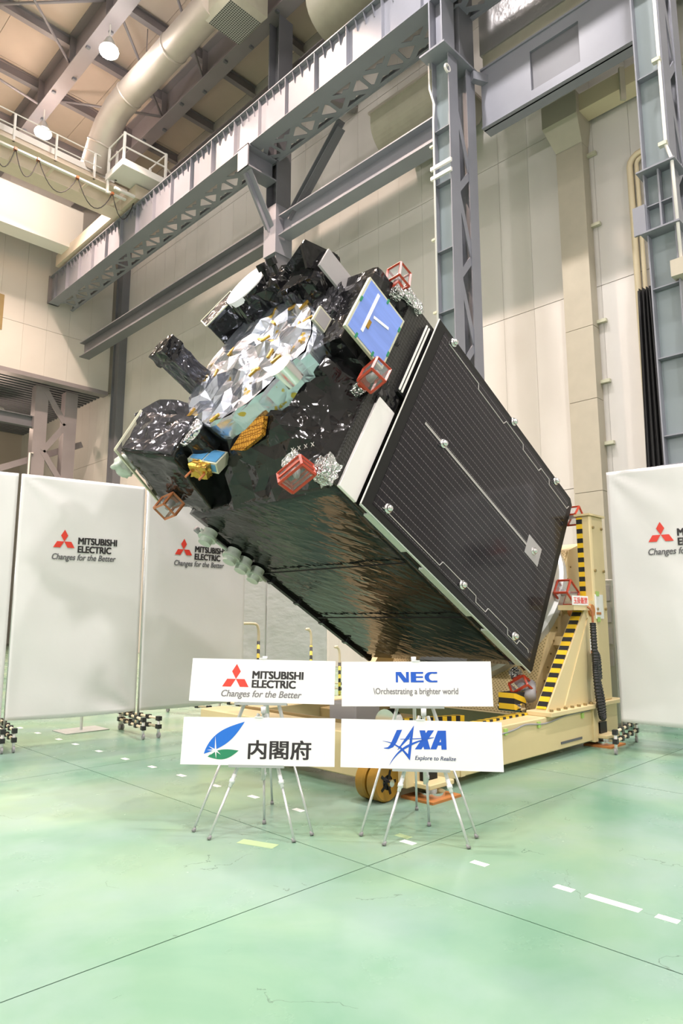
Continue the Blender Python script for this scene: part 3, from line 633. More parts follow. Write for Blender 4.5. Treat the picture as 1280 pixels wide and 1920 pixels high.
# ================================================================== SATELLITE
# local frame: X away from the down-facing side, Y across, Z along the body to the antenna end
sat = thing('satellite', 'large tilted satellite wrapped in black film with folded solar panels', 'satellite', (7.765, 5.37, 1.949), (0, -PI/3, 0))
body = foilbox((-1.2, -1.13, .14), (1.2, 1.17, 3.5), 26, .005, 2.6, 3).build('body', 'mlib', sat, True)
MB().box((-1.19, -1.165, .3), (1.19, -1.12, 3.6)).build('side_deck', 'grid', body)
# seams of tape on the down-facing side
for z in (1.25, 2.3): MB().box((-1.235, -1.1, z), (-1.222, 1.12, z+.012)).build('seam', 'blackm', body)
MB().box((-1.24, 1.14, .2), (-1.17, 1.2, 2.35)).build('edge_rail', 'blackm', body)
for z in (.6, 1.1, 1.6, 2.1): MB().box((-1.25, 1.12, z), (-1.2, 1.21, z+.05)).build('rail_clip', 'mlis', body)
MB().cyl((0, 0, -.02), (0, 0, .16), 1.18, seg=40).build('separation_ring', 'blackm', sat, True, auto=True)
# ---- folded solar panels on the side that faces the signs
def panel(y0, y1, z0, z1, c=.07):
    poly = [(-1.22, z0+.02), (-1.20, z0), (1.17, z0), (1.23, z0+c), (1.23, z1), (-1.22, z1)]
    return MB().prism(poly, 'y', y0, y1)
pn = panel(-1.275, -1.245, .0, 3.24).build('solar_panel', 'blackm', sat)
MB().box((-1.14, -1.2785, .10), (1.16, -1.2745, 3.12)).build('cell_field', 'cells', pn)
MB().box((-1.225, -1.272, 3.235), (1.235, -1.262, 3.25)).build('edge_strip', 'white', pn); MB().box((-1.235, -1.272, .02), (-1.222, -1.25, 3.24)).build('edge_strip', 'disc', pn)  # pale green of the lower strip stands in for the floor's reflection
for X, Z in ((1.17, 2.95), (1.20, 1.62), (1.18, .5), (.05, 2.57), (.06, .58), (-1.06, 2.94), (-1.06, 1.62), (-1.04, .52)):
    k = MB(); k.cyl((X, -1.275, Z), (X, -1.30, Z), .055, .045, 14); k.sphere((X, -1.305, Z), .036, 12, 8); k.build('hold_down_knob', 'chrome', pn, True)
def wire(xb, sgn, name='harness_wire'):
    pts = []; z = 3.0; x = xb
    while z > .2:
        pts += [(x, -1.281, z)]; z -= .16 + .1*random.random(); pts += [(x, -1.281, z)]
        x = xb + sgn*random.choice((0, .03, .06)); pts += [(x, -1.281, z-.03)]; z -= .03
    mb = MB()
    for a, b in zip(pts, pts[1:]): mb.bar(a, b, .006, .006, (0, 1, 0))
    mb.build(name, 'wire', pn)
wire(1.10, -1); wire(-1.09, 1)
MB().box((.035, -1.2815, .62), (.047, -1.2785, 2.9)).build('centre_wire', 'wire', pn); MB().box((.055, -1.2815, .62), (.061, -1.2785, 2.9)).build('centre_wire', 'wire', pn)
MB().box((-.06, -1.283, .42), (.19, -1.277, .74)).build('hold_down_plate', 'plate', pn)
p2 = panel(-1.225, -1.2, .03, 3.2).build('solar_panel', 'blackm', sat)
MB().box((-1.2, -1.222, 3.2), (1.22, -1.214, 3.212)).build('edge_strip', 'white', p2)
panel(1.19, 1.22, .03, 3.2).build('solar_panel', 'blackm', sat)
for X, a, b in ((-1.15, .2, 1.0), (-1.15, 1.3, 2.2), (-1.15, 2.5, 3.1)): MB().box((X-.09, -1.262, a), (X-.05, -1.19, b)).build('hinge_bar', 'disc', p2)
yk = MB(); yk.box((.12, -1.235, 3.28), (1.05, -1.225, 3.30)); yk.box((.12, -1.235, 3.32), (1.05, -1.225, 3.34)); yk.build('yoke', 'white', sat)
MB().box((.1, -1.22, 3.2), (1.05, -1.16, 3.33)).build('yoke_slot', 'blackm', sat)
MB().box((-1.2, -1.20, 3.24), (-.11, -1.165, 3.49)).build('radiator_plate', 'rad', sat, bevel=.004)
foilbox((-.2, -1.19, 3.25), (.1, -1.15, 3.5), 5, .03, 9, 5).build('yoke_blanket', 'mli', sat)
# ---- crown of film between the body and the antenna
def grid_surf(f, nu, nv, amp, sc, seed):
    v = []; fc = []
    for i in range(nu+1):
        for j in range(nv+1):
            p = Vector(f(i/nu, j/nv)); v.append(p)
    out = []
    for i in range(nu+1):
        for j in range(nv+1):
            p = v[i*(nv+1)+j]; a = v[min(i+1, nu)*(nv+1)+j] - v[max(i-1, 0)*(nv+1)+j]; b = v[i*(nv+1)+min(j+1, nv)] - v[i*(nv+1)+max(j-1, 0)]
            nr = a.cross(b); nr = nr.normalized() if nr.length > 1e-9 else Vector((0, 0, 1))
            out.append(p + nr*(crumple(p, amp, sc, seed) + random.gauss(0, amp*.07)*(1 if 0 < j < nv else 0)*(0 if i in (0, nu) else 1)))
    for i in range(nu):
        for j in range(nv):
            a_, b_, c_, d_ = i*(nv+1)+j, (i+1)*(nv+1)+j, (i+1)*(nv+1)+j+1, i*(nv+1)+j+1
            fc += [(a_, b_, c_), (a_, c_, d_)] if random.random() < .5 else [(a_, b_, d_), (b_, c_, d_)]
    return MB().add(out, fc)
base = [(-1.2, 1.17), (1.2, 1.17), (1.2, -1.15), (-1.2, -1.15)]
ring = [(-.41, .94), (.06, 1.11), (.70, 1.03), (1.10, .85), (1.06, .25), (.94, -.29), (.50, -.66), (.05, -.91), (-.18, -.93), (-.32, -.75), (-.64, -.56), (-.78, -.2), (-.83, .11), (-.66, .55)]
def lerp_loop(loop, t):
    n = len(loop); L_ = [math.dist(loop[i], loop[(i+1) % n]) for i in range(n)]; T = sum(L_); d = (t % 1.0)*T
    for i in range(n):
        if d <= L_[i]: q = d/L_[i]; a, b = loop[i], loop[(i+1) % n]; return (a[0]+(b[0]-a[0])*q, a[1]+(b[1]-a[1])*q)
        d -= L_[i]
    return loop[0]
def ray_loop(loop, ang):
    # point of a loop in a given direction from the centre
    best = None; dx, dy = math.cos(ang), math.sin(ang)
    n = len(loop)
    for i in range(n):
        (ax, ay), (bx, by) = loop[i], loop[(i+1) % n]; ex, ey = bx-ax, by-ay; den = dx*ey - dy*ex
        if abs(den) < 1e-9: continue
        t = (ax*ey - ay*ex)/den; s = (ax*dy - ay*dx)/den
        if t > 0 and -1e-6 <= s <= 1+1e-6 and (best is None or t > best): best = t
    return (dx*best, dy*best)
def crown(i, j):
    a = i*2*PI; p = ray_loop(base, a); q = ray_loop(ring, a); q = (q[0]*.97, q[1]*.97)
    return (p[0]+(q[0]-p[0])*j, p[1]+(q[1]-p[1])*j, 3.45 + .60*j)
grid_surf(crown, 46, 6, .10, 3.2, 8).build('crown_blanket', 'mli', sat)
# ---- antenna disc in silver film
from mathutils.geometry import delaunay_2d_cdt
def inside(p, loop):
    c = False; n = len(loop)
    for i in range(n):
        (x1, y1), (x2, y2) = loop[i], loop[(i+1) % n]
        if (y1 > p[1]) != (y2 > p[1]) and p[0] < (x2-x1)*(p[1]-y1)/(y2-y1)+x1: c = not c
    return c
rnd = random.Random(5)
bd = [lerp_loop(ring, k/56) for k in range(56)]; ins = [(x*.97, y*.97) for x, y in bd]; pts2 = [Vector(p) for p in ins]
while len(pts2) < 56 + 135:
    p = (rnd.uniform(-.9, 1.2), rnd.uniform(-1, 1.2))
    if inside((p[0]*1.06, p[1]*1.06), ins) and all((q.x-p[0])**2+(q.y-p[1])**2 > .0065 for q in pts2): pts2.append(Vector(p))
vo_, ed_, fa_, *_r = delaunay_2d_cdt(pts2, [(k, (k+1) % 56) for k in range(56)], [], 1, 1e-5)
dv = []
for p in vo_:
    e_ = min(math.hypot(p.x-q[0], p.y-q[1]) for q in ins)
    dv.append(Vector((p.x, p.y, 4.27 + (rnd.gauss(0, .024) + .05*noise.noise(Vector((p.x*2.2, p.y*2.2, 3))))*min(1, .35+e_*8))))
db = MB(); db.add(dv, [tuple(f) for f in fa_])
rim = [[(bd[k][0]*sc_, bd[k][1]*sc_, z_ + rnd.gauss(0, .008)) for k in range(56)] for sc_, z_ in ((.972, 4.268), (1.0, 4.235), (1.0, 4.12), (.985, 3.98), (.9, 3.94))]
rv = [p for R_ in rim for p in R_]; rf_ = []
for a_ in range(4):
    for k in range(56):
        q = (a_*56+k, a_*56+(k+1) % 56, (a_+1)*56+(k+1) % 56, (a_+1)*56+k); rf_ += [(q[0], q[1], q[2]), (q[0], q[2], q[3])]
db.add(rv, rf_)
ant = db.build('antenna_disc', 'silver', sat)
for X, Y, r in ((-.30, -.66, .14),): MB().cyl((X, Y, 4.1), (X, Y, 4.30), r, seg=20).build('round_patch', 'chrome', ant, True, auto=True)
for i in range(16):
    a = random.random()*6.28; q = ray_loop(ring, a); s = random.choice((.35, .6, .8, .93)); x, y = q[0]*s, q[1]*s
    m4 = Matrix.Translation((x, y, 4.288)) @ Matrix.Rotation(random.random()*3, 4, 'Z')
    MB().box((-.06, -.014, -.012), (.06, .014, .012), m4).build('gold_tape', 'gold', ant)
# ---- upper block that carries the blue panel and the plate
foilbox((.0, -1.15, 3.45), (1.22, -.25, 4.12), 9, .08, 3.5, 4, lambda z: (1-.12*z, 1-.06*z)).build('upper_blanket', 'mli', sat)
bp = MB().box((.11, -1.235, 3.62), (.80, -1.20, 4.20)).build('blue_panel', 'frame', sat)
MB().box((.135, -1.240, 3.645), (.775, -1.234, 4.175)).build('cover_glass', 'cellblue', bp)
MB().bar((.73, -1.243, 4.03), (.22, -1.243, 4.02), .035, .004, (0, 1, 0)).build('white_label', 'paper', bp); MB().bar((.47, -1.243, 3.97), (.53, -1.243, 3.76), .03, .004, (0, 1, 0)).build('white_label', 'paper', bp)
MB().bar((.30, -1.245, 3.985), (.40, -1.245, 3.985), .04, .004, (0, 1, 0)).build('orange_tab', 'gold', bp)
for X, Z in ((.775, 3.9), (.135, 3.8), (.5, 4.18), (.3, 3.64), (.65, 3.64), (.13, 4.05)): MB().box((X-.03, -1.244, Z-.012), (X+.03, -1.238, Z+.012)).build('green_tape', 'green', bp)
gp = MB().box((.95, -.70, 4.07), (1.21, -.67, 4.48)).build('grey_plate', 'plate', sat)
foilbox((.85, -.57, 3.9), (1.32, -.1, 4.45), 5, .09, 4, 9).build('plate_blanket', 'mli', sat)
MB().prism([(.98, 4.50), (1.13, 4.68), (1.22, 4.68), (1.47, 4.28), (1.3, 4.2)], 'y', -.52, -.49).build('fin', 'mli', sat)
MB().prism([(-.49, 4.68), (-.1, 4.55), (-.1, 4.3), (-.49, 4.4)], 'x', 1.14, 1.17).build('fin', 'mli', sat)
foilbox((1.0, .0, 3.7), (1.35, .38, 4.50), 6, .08, 5, 12).build('sensor_box', 'mli', sat)
for Y in (.12, .30): k = MB(); k.cyl((1.22, Y, 4.45), (1.30, Y, 4.62), .03, seg=10); k.cyl((1.28, Y, 4.59), (1.31, Y, 4.66), .055, seg=12); k.build('mast_knob', 'blackm', sat, True, auto=True)
# strap of black-silver film between the disc and the blue panel
foilbox((.5, -.75, 3.95), (.98, -.45, 4.2), 9, .07, 5, 14).build('film_fold', 'mlis', sat)
foilbox((.80, -.32, 3.9), (1.05, -.12, 4.4), 9, .07, 6, 16).build('film_fold', 'mlis', sat)
# white-faced drum antenna and horn box
dr = grid_surf(lambda i, j: (1.22 + .31*math.cos(-i*2*PI), .60 + .31*math.sin(-i*2*PI), 3.5 + 1.06*j), 36, 10, .05, 5, 2).build('drum_antenna', 'mli', sat)
MB().cyl((1.22, .60, 4.5), (1.22, .60, 4.57), .30, seg=32).build('white_face', 'paper', dr, True, auto=True)
hm = Matrix.Translation((1.08, 1.08, 0)) @ Matrix.Rotation(math.radians(-38), 4, 'Z')
hb = foilbox((-.24, -.17, 3.5), (.24, .17, 4.50), 6, .04, 4, 6, None, hm).build('horn_box', 'mli', sat)
mb = MB(); mb.box((-.24, -.17, 4.48), (.24, .17, 4.53), hm); mb.build('horn_face', 'mlis', hb)
mb = MB()
for a, b in (((-.25, -.18), (.25, -.18)), ((.25, -.18), (.25, .18)), ((.25, .18), (-.25, .18)), ((-.25, .18), (-.25, -.18))): mb.bar(hm @ Vector((*a, 4.53)), hm @ Vector((*b, 4.53)), .014, .014)
mb.build('horn_rim', 'frame', hb)
# boom left of the disc
bo = foilbox((-.02, .93, 4.05), (.22, 1.18, 4.82), 8, .03, 6, 11).build('boom', 'mlis', sat)
foilbox((-.03, .92, 4.66), (.23, 1.19, 4.84), 5, .02, 8, 12).build('boom_cap', 'mli', bo)
# lower equipment boxes at the far bottom corner
lm = Matrix.Translation((0, .88, 4.05)) @ Matrix.Rotation(math.radians(22), 4, 'X')
lb = foilbox((-1.2, -.34, -.5), (-.66, .34, .42), 12, .04, 3.5, 13, None, lm).build('equipment_box', 'mlib', sat, True)
mb = foilbox((-1.18, -.33, .38), (-.68, .33, .45), 6, .05, 4, 15, None, lm); mb.build('front_film', 'mlis', lb)
mb = MB(); mb.bar(lm @ Vector((-1.225, .36, .47)), lm @ Vector((-1.225, .36, -.45)), .022, .022); mb.bar(lm @ Vector((-1.225, .36, .47)), lm @ Vector((-.68, .36, .47)), .02, .02); mb.build('box_edge', 'frame', lb)
ab = grid_surf(lambda i, j: (-.38 - .24*i - .34*j + .07*math.sin(i*PI), .78 + .52*i - .10*j, 4.33 + .25*i - .20*j + .06*math.sin(i*PI)), 12, 6, .05, 5, 17); so_ = ab.build('arched_blanket', 'mlis', sat)
so_.modifiers.new('thickness', 'SOLIDIFY').thickness = .02
foilbox((-.6, .55, 3.6), (-.05, 1.05, 4.15), 5, .06, 4, 18).build('lower_blanket', 'mli', sat)
cn = MB().cyl((-.86, .42, 4.0), (-.86, .42, 4.28), .16, seg=24).build('lens_barrel', 'mli', sat, True, auto=True)
MB().cyl((-.86, .42, 4.26), (-.86, .42, 4.31), .165, seg=24).build('lens_face', 'sfoil', cn, True, auto=True)
sn = foilbox((-1.2, 1.34, 4.22), (-1.05, 1.5, 4.42), 5, .03, 9, 19).build('foil_thruster', 'disc', sat, True)
# amber honeycomb tile on the slope and the small sensor
hx = [(-.84, .07, 3.885), (-.74, -.10, 3.955), (-.65, -.25, 4.02), (-.66, -.49, 4.02), (-.79, -.42, 3.915), (-.87, -.12, 3.86)]
mb = MB(); nrm = Vector((-.6, 0, .8)); a = [Vector(p)+nrm*.05 for p in hx]; b = [Vector(p)+nrm*.10 for p in hx]
mb.add(a+b, [tuple(range(6))[::-1], tuple(range(6, 12))] + [(i, (i+1) % 6, 6+(i+1) % 6, 6+i) for i in range(6)]); mb.build('honeycomb_tile', 'hex', sat)
ho = Matrix.Translation((-.95, .30, 4.02)) @ Matrix.Rotation(.5, 4, 'X') @ Matrix.Rotation(.3, 4, 'Y')
sb = MB(); sb.box((-.16, -.17, -.10), (.06, .17, .02), ho); so_ = sb.build('star_sensor', 'frame', sat)
MB().box((-.14, -.15, .02), (.04, -.01, .03), ho).build('sensor_glass', 'glassb', so_); MB().box((-.14, .01, .02), (.04, .15, .03), ho).build('sensor_glass', 'glassb', so_)
MB().box((-.165, -.15, -.08), (-.155, .15, .0), ho).build('sensor_glass', 'glassb', so_)
mb = foilbox((-.26, -.10, -.12), (-.16, .10, .02), 4, .03, 12, 3, None, ho); mb.build('gold_mount', 'gold', so_)
for Y in (-.08, .08): MB().cyl(ho @ Vector((-.26, Y, -.05)), ho @ Vector((-.36, Y, -.05)), .012, seg=8).build('copper_leg', 'redo', so_)
ps = MB().box((.28, -.80, 4.12), (.48, -.77, 4.30)).build('small_sensor', 'frame', sat); MB().box((.30, -.803, 4.135), (.46, -.797, 4.285)).build('sensor_glass', 'plate', ps)
for k in range(4):
    mb = MB(); c = Vector((-.93, -1.02+.09*k, 3.78)); t1 = Vector((.8, 0, .6)); t2 = Vector((0, 1, 0)); c = c + nrm*.04
    for s in (-1, 1): mb.bar(c - (t1+t2*s)*.018, c + (t1+t2*s)*.018, .005, .004, nrm)
    mb.build('cross_mark', 'wire', sat)
# pucks along the lower far edge
for i, Z in enumerate((3.18, 2.79, 2.60, 2.39)):
    k = MB(); k.cyl((-1.22, 1.13, Z), (-1.30, 1.13, Z), .085, seg=22); k.cyl((-1.30, 1.13, Z), (-1.33, 1.13, Z), .11, seg=22); k.cyl((-1.33, 1.13, Z), (-1.39, 1.13, Z), .075, seg=22)
    k.build('puck', 'disc', sat, True, auto=True)
MB().cyl((-1.27, 1.15, 3.30), (-1.27, 1.15, 2.2), .018, seg=8).build('puck_rod', 'disc', sat, True)
MB().cyl((-1.28, 1.20, 3.24), (-1.28, 1.20, 3.33), .035, seg=10).build('rod_cap', 'rubber', sat, True)
# red guards over the thrusters
def guard(loc, rot, sz, m='redf', double=False):
    m4 = Matrix.Translation(loc) @ Matrix.Rotation(rot[2], 4, 'Z') @ Matrix.Rotation(rot[1], 4, 'Y') @ Matrix.Rotation(rot[0], 4, 'X')
    a, b, c = [s/2 for s in sz]; mb = MB(); th = .022
    cs = [(sx*a, sy*b, sz_*c) for sx in (-1, 1) for sy in (-1, 1) for sz_ in (-1, 1)]
    for i in range(8):
        for j in range(i+1, 8):
            if sum(1 for k in range(3) if abs(cs[i][k]-cs[j][k]) > 1e-6) == 1:
                mb.bar(m4 @ Vector(cs[i]), m4 @ Vector(cs[j]), th, th, m4.to_3x3() @ Vector((.3, .5, .8)))
    if double:
        for sy in (-1, 1): mb.bar(m4 @ Vector((-a, sy*b, 0)), m4 @ Vector((a, sy*b, 0)), th, th); mb.bar(m4 @ Vector((sy*a, -b, 0)), m4 @ Vector((sy*a, b, 0)), th, th)
    o = mb.build('guard_frame', m, sat)
    e = .004
    for lo, hi in (((-a, -b, -c), (-a+e, b, c)), ((a-e, -b, -c), (a, b, c)), ((-a, -b, -c), (a, -b+e, c)), ((-a, b-e, -c), (a, b, c)), ((-a, -b, c-e), (a, b, c))):
        MB().box(lo, hi, m4).build('pane', 'pane', o)
    MB().cyl(m4 @ Vector((0, 0, -c*.7)), m4 @ Vector((0, 0, c*.5)), .045, .025, 12).build('thruster_nozzle', 'plate', o, True)
    k = MB(); k.box((-a*.5, -b*.5, -c-.09), (a*.5, b*.5, -c), m4); k.build('bracket', 'redf' if m == 'redf' else 'redo', o)
    foilbox((-a*.6, -b*.6, -c-.18), (a*.6, b*.6, -c-.07), 3, .03, 10, loc[0], None, m4).build('bracket_foil', 'sfoil' if m == 'redf' else 'mli', o)
    return o
guard((1.28, -1.12, 3.84), (0, 1.45, .2), (.17, .17, .20))
guard((-.09, -1.30, 3.72), (1.35, .15, .2), (.20, .17, .2))
guard((-1.28, -.98, 3.80), (.5, -1.7, .1), (.17, .27, .13), double=True)
guard((-1.33, 1.06, 3.80), (-.3, -1.4, .4), (.17, .2, .18), 'redo')
guard((1.12, -1.23, -.16), (1.57, .3, 0), (.17, .17, .17))
guard((.0, -1.32, -.26), (1.57, .1, 0), (.19, .25, .17))
guard((-1.38, -1.15, -.08), (.6, -1.6, 0), (.2, .2, .13))
foilbox((1.1, -1.2, 3.45), (1.24, -1.02, 3.75), 4, .04, 9, 31).build('corner_foil', 'sfoil', sat)
foilbox((-1.24, -1.19, 3.55), (-1.02, -1.05, 3.72), 4, .04, 9, 32).build('corner_foil', 'sfoil', sat)
# ================================================================== TILTING DOLLY
DL = (4.6, 3.85, 0)
dol = thing('tilting_dolly', 'cream steel tilting dolly with hazard stripes holding the satellite', 'dolly', DL)
def dp(mb, name, m, parent=None, smooth=False, bevel=0, auto=False):
    if parent is None: return mb.build(name, m, dol, smooth, (-DL[0], -DL[1], 0), bevel=bevel, auto=auto)
    return mb.build(name, m, parent, smooth, bevel=bevel, auto=auto)
rf = dp(MB().box((4.95, 3.83, .075), (8.06, 4.13, .45)), 'side_rail', 'yel', bevel=.01)
dp(MB().box((4.95, 6.6, .075), (8.06, 6.9, .45)), 'side_rail', 'yel', bevel=.01)
dp(MB().box((4.6, 3.83, .10), (4.95, 6.9, .48)), 'cross_rail', 'yel', bevel=.01)
dp(MB().box((8.45, 4.2, .10), (8.75, 6.5, .40)), 'cross_rail', 'yel', bevel=.01)
dp(MB().box((6.2, 4.13, .10), (6.5, 6.6, .38)), 'cross_rail', 'yeld', bevel=.01)
dp(MB().box((4.98, 4.13, .12), (5.02, 6.6, .5)), 'inner_plate', 'yeld')
dp(MB().box((5.0, 4.05, .45), (6.95, 4.13, .475)), 'striped_edge', 'hazx', None)
dp(MB().box((5.35, 3.82, .08), (5.42, 4.0, .44)), 'rail_stiffener', 'yel'); dp(MB().box((5.85, 3.82, .08), (5.92, 4.0, .44)), 'rail_stiffener', 'yel')
dp(MB().box((5.5, 3.822, .17), (5.8, 3.831, .36)), 'access_cover', 'yel', bevel=.004)
dp(MB().box((8.02, 3.80, .06), (8.12, 4.2, .47)), 'end_plate', 'yel', bevel=.006)
dp(MB().box((8.12, 3.86, .075), (8.82, 4.25, .45)), 'foot_box', 'yel', bevel=.01)
dp(MB().box((8.0, 3.80, .45), (8.9, 4.3, .50)), 'foot_flange', 'yel', bevel=.006)
for (x, y) in ((8.27, 3.80), (4.86, 3.78)):
    dp(MB().box((x-.09, y-.0, .14), (x+.09, y+.1, .27)), 'jack_bracket', 'blackm')
    dp(MB().box((x-.17, y-.12, .10), (x+.17, y+.15, .14)), 'jack_plate', 'yel', bevel=.006)
    j = MB(); j.cyl((x, y, .05), (x, y, .12), .05, seg=16); j.cyl((x, y, .02), (x, y, .055), .12, seg=24); dp(j, 'jack_pad', 'chrome', None, True, auto=True)
dp(MB().box((8.12, 3.822, .10), (8.20, 3.86, .45)), 'rib', 'yel')
for sgn, ya, yb in ((1, 3.85, 4.02), (-1, 6.70, 6.87)):
    dp(MB().box((8.3, ya, .5), (8.68, yb, 2.80)), 'tower_post', 'yel', bevel=.012)
    dp(MB().box((8.27, ya-.02, 2.80), (8.72, yb+.02, 2.825)), 'tower_cap', 'yel')
    g = dp(MB().prism([(7.02, .5), (8.3, .5), (8.3, 1.72), (8.14, 1.72)], 'y', ya, yb-.02), 'gusset', 'yel')
    dp(MB().box((6.95, ya-.09, .45), (8.1, yb+.05, .50)), 'gusset_foot', 'yel', bevel=.006)
    for k in range(7): MB().cyl((7.02+k*.16, ya-.05, .50), (7.02+k*.16, ya-.05, .525), .022, seg=6).build('bolt', 'yeld', g)
    if sgn > 0:
        MB().bar((8.1, ya-.006, 1.5), (7.42, ya-.006, .52), .03, .014, (0, 1, 0)).build('rib', 'yel', g)
        dp(MB().box((8.288, 3.945, 1.72), (8.299, 4.02, 2.78)), 'stripe_strip', 'haz')
        m4 = Matrix.Translation((7.02, 0, .5)) @ Matrix.Rotation(-math.atan2(1.22, 1.12), 4, 'Y')
        dp(MB().box((.02, 3.87, .004), (1.64, 3.985, .014), m4), 'stripe_strip', 'hazd')
        for z in (2.65, 2.1, 1.62): MB().cyl((8.38, 3.83, z), (8.38, 3.86, z), .018, seg=8).build('bolt', 'yeld', g); MB().cyl((8.62, 3.83, z), (8.62, 3.86, z), .018, seg=8).build('bolt', 'yeld', g)
    k = MB(); k.cyl((8.20, ya-.025, 1.60), (8.20, yb+.1, 1.60), .075, seg=20); dp(k, 'trunnion', 'orange', None, True, auto=True)
# tilt frame: parallel to the satellite's base
tfm = Matrix.Translation((7.765, 5.37, 1.949)) @ Matrix.Rotation(-PI/3, 4, 'Y')
tf = dp(MB().box((-1.6, -1.16, -.85), (.72, 1.16, -.36), tfm), 'tilt_frame', 'yel')
fo = MB().box((-1.58, -1.14, 0), (.70, 1.14, .012)).build('perforated_face', 'perf', tf); fo.matrix_local = tfm @ Matrix.Translation((0, 0, -.357))
MB().prism([(.72, -.36), (1.0, -.62), (1.0, -.85), (.72, -.85)], 'y', -1.16, 1.16).build('frame_head', 'yel', tf).matrix_local = tfm
k = MB(); n = 56
v = []; f = []
for i in range(n):
    a = 2*PI*i/n
    for r, z in ((1.12, -.35), (1.26, -.35), (1.26, -.25), (1.22, -.22), (1.22, -.10), (1.26, -.07), (1.26, .0), (1.12, .0)): v.append((r*math.cos(a), r*math.sin(a), z))
for i in range(n):
    for q in range(8): f.append((i*8+q, ((i+1) % n)*8+q, ((i+1) % n)*8+(q+1) % 8, i*8+(q+1) % 8))
o = k.add(v, f).build('adapter_ring', 'alu', tf, True, auto=True); o.matrix_local = tfm
for X in (-1.1, -.6, -.1): MB().box((X, -1.30, -.62), (X+.12, -1.16, -.5)).build('frame_lug', 'yel', tf).matrix_local = tfm
for i in range(12): MB().cyl((-1.45+i*.18, -1.16, -.48), (-1.45+i*.18, -1.172, -.48), .012, seg=6).build('bolt', 'yeld', tf).matrix_local = tfm
# warning plate, stickers, tapes, cables
wp = dp(MB().box((7.62, 3.79, 1.66), (8.02, 3.80, 1.77)), 'warning_plate', 'paper')
wt = text_mb('玉掛厳禁', 7.64, 8.0, 1.675, 1.755, weight=.012)
wt.v = [(x, 3.788-z, y) for x, y, z in wt.v]; wt.build('warning_text', 'red', wp)
dp(MB().box((7.66, 3.80, 1.60), (8.1, 4.0, 1.66)), 'plate_shelf', 'yel')
stk = dp(MB().box((8.32, 3.842, 1.50), (8.55, 3.849, 1.80)), 'notice_sheet', 'paper')
MB().box((8.34, 3.838, 1.55), (8.47, 3.843, 1.58)).build('notice_mark', 'orange', stk)
for z in (1.49, 1.81): MB().box((8.36, 3.838, z-.03), (8.44, 3.846, z+.03)).build('lime_tape', 'gtape', stk)
st2 = dp(MB().box((8.13, 3.842, 1.08), (8.27, 3.849, 1.26)), 'caution_sticker', 'paper')
MB().box((8.15, 3.838, 1.20), (8.25, 3.843, 1.26)).build('sticker_top', 'haz', st2); MB().box((8.13, 3.838, 1.08), (8.27, 3.843, 1.12)).build('sticker_band', 'orange', st2)
cab = [(7.96, 3.77, 1.70), (8.03, 3.76, 1.64), (8.05, 3.76, 1.45), (8.03, 3.75, 1.25), (8.02, 3.74, 1.0), (7.99, 3.73, .85), (8.0, 3.72, .6), (8.06, 3.72, .38), (8.12, 3.73, .36), (8.13, 3.74, .55), (8.07, 3.75, .8), (8.06, 3.76, 1.0), (8.12, 3.78, 1.08), (8.19, 3.79, 1.02), (8.2, 3.79, .78)]
def smooth_pts(p, n=4):
    out = []
    for i in range(len(p)-1):
        p0, p1, p2, p3 = [Vector(p[max(0, min(len(p)-1, i+k))]) for k in (-1, 0, 1, 2)]
        for t in [q/n for q in range(n)]:
            out.append(.5*((2*p1) + (p2-p0)*t + (2*p0-5*p1+4*p2-p3)*t*t + (3*p1-p0-3*p2+p3)*t**3))
    return out + [Vector(p[-1])]
def corrugated(p, r):
    pts = smooth_pts(p, 14); mb = MB(); seg = 8; n = len(pts); prev = None; rings = []
    for i, q in enumerate(pts):
        d = (pts[min(i+1, n-1)] - pts[max(i-1, 0)]).normalized(); a = (prev - d*prev.dot(d)).normalized() if prev is not None else d.orthogonal().normalized(); prev = a; b = d.cross(a)
        rr = r*(1.0 if i % 2 else .78); rings.append([q + (a*math.cos(2*PI*k/seg)+b*math.sin(2*PI*k/seg))*rr for k in range(seg)])
    f = [(i*seg+k, i*seg+(k+1) % seg, (i+1)*seg+(k+1) % seg, (i+1)*seg+k) for i in range(n-1) for k in range(seg)]
    return mb.add([q for R in rings for q in R], f)
dp(corrugated(cab[2:], .042), 'corrugated_cable', 'black'); dp(MB().tube(smooth_pts([(7.98, 3.78, 1.64), (8.04, 3.76, 1.58), (8.05, 3.76, 1.42)]), .014), 'cable_lead', 'redo', None, True)
dp(MB().tube(smooth_pts([(4.98, 3.818, .36), (5.4, 3.815, .36), (5.8, 3.815, .37), (6.25, 3.815, .39), (6.5, 3.815, .42), (6.9, 3.815, .39), (7.4, 3.815, .43), (7.95, 3.815, .43)]), .009, 6), 'rail_cable', 'rubber', None, True)
for x in (6.1, 6.75, 7.75): dp(MB().box((x, 3.810, .36), (x+.05, 3.829, .42)), 'lime_tape', 'gtape')
dp(MB().box((7.25, 3.822, .13), (7.75, 3.829, .155)), 'maker_mark', 'grey2')
hz = dp(MB().box((6.85, 4.15, .5), (7.1, 4.35, .68)), 'end_stop', 'haz'); MB().cyl((6.95, 4.1, .52), (6.95, 4.4, .52), .05, seg=14).build('roller', 'chrome', hz, True, auto=True)
MB().cyl((7.1, 4.1, .62), (7.28, 4.2, .75), .07, seg=12).build('motor', 'rubber', hz, True)
dp(MB().box((5.3, 5.1, .4), (5.7, 5.5, .62)), 'gear_box', 'plate', bevel=.02); dp(MB().cyl((5.1, 4.5, .5), (5.2, 4.5, .5), .14, seg=20), 'hand_wheel', 'chrome', None, True, auto=True)
dp(MB().bar((5.2, 4.5, .5), (6.2, 4.4, .45), .08, .08), 'striped_shaft', 'hazx')
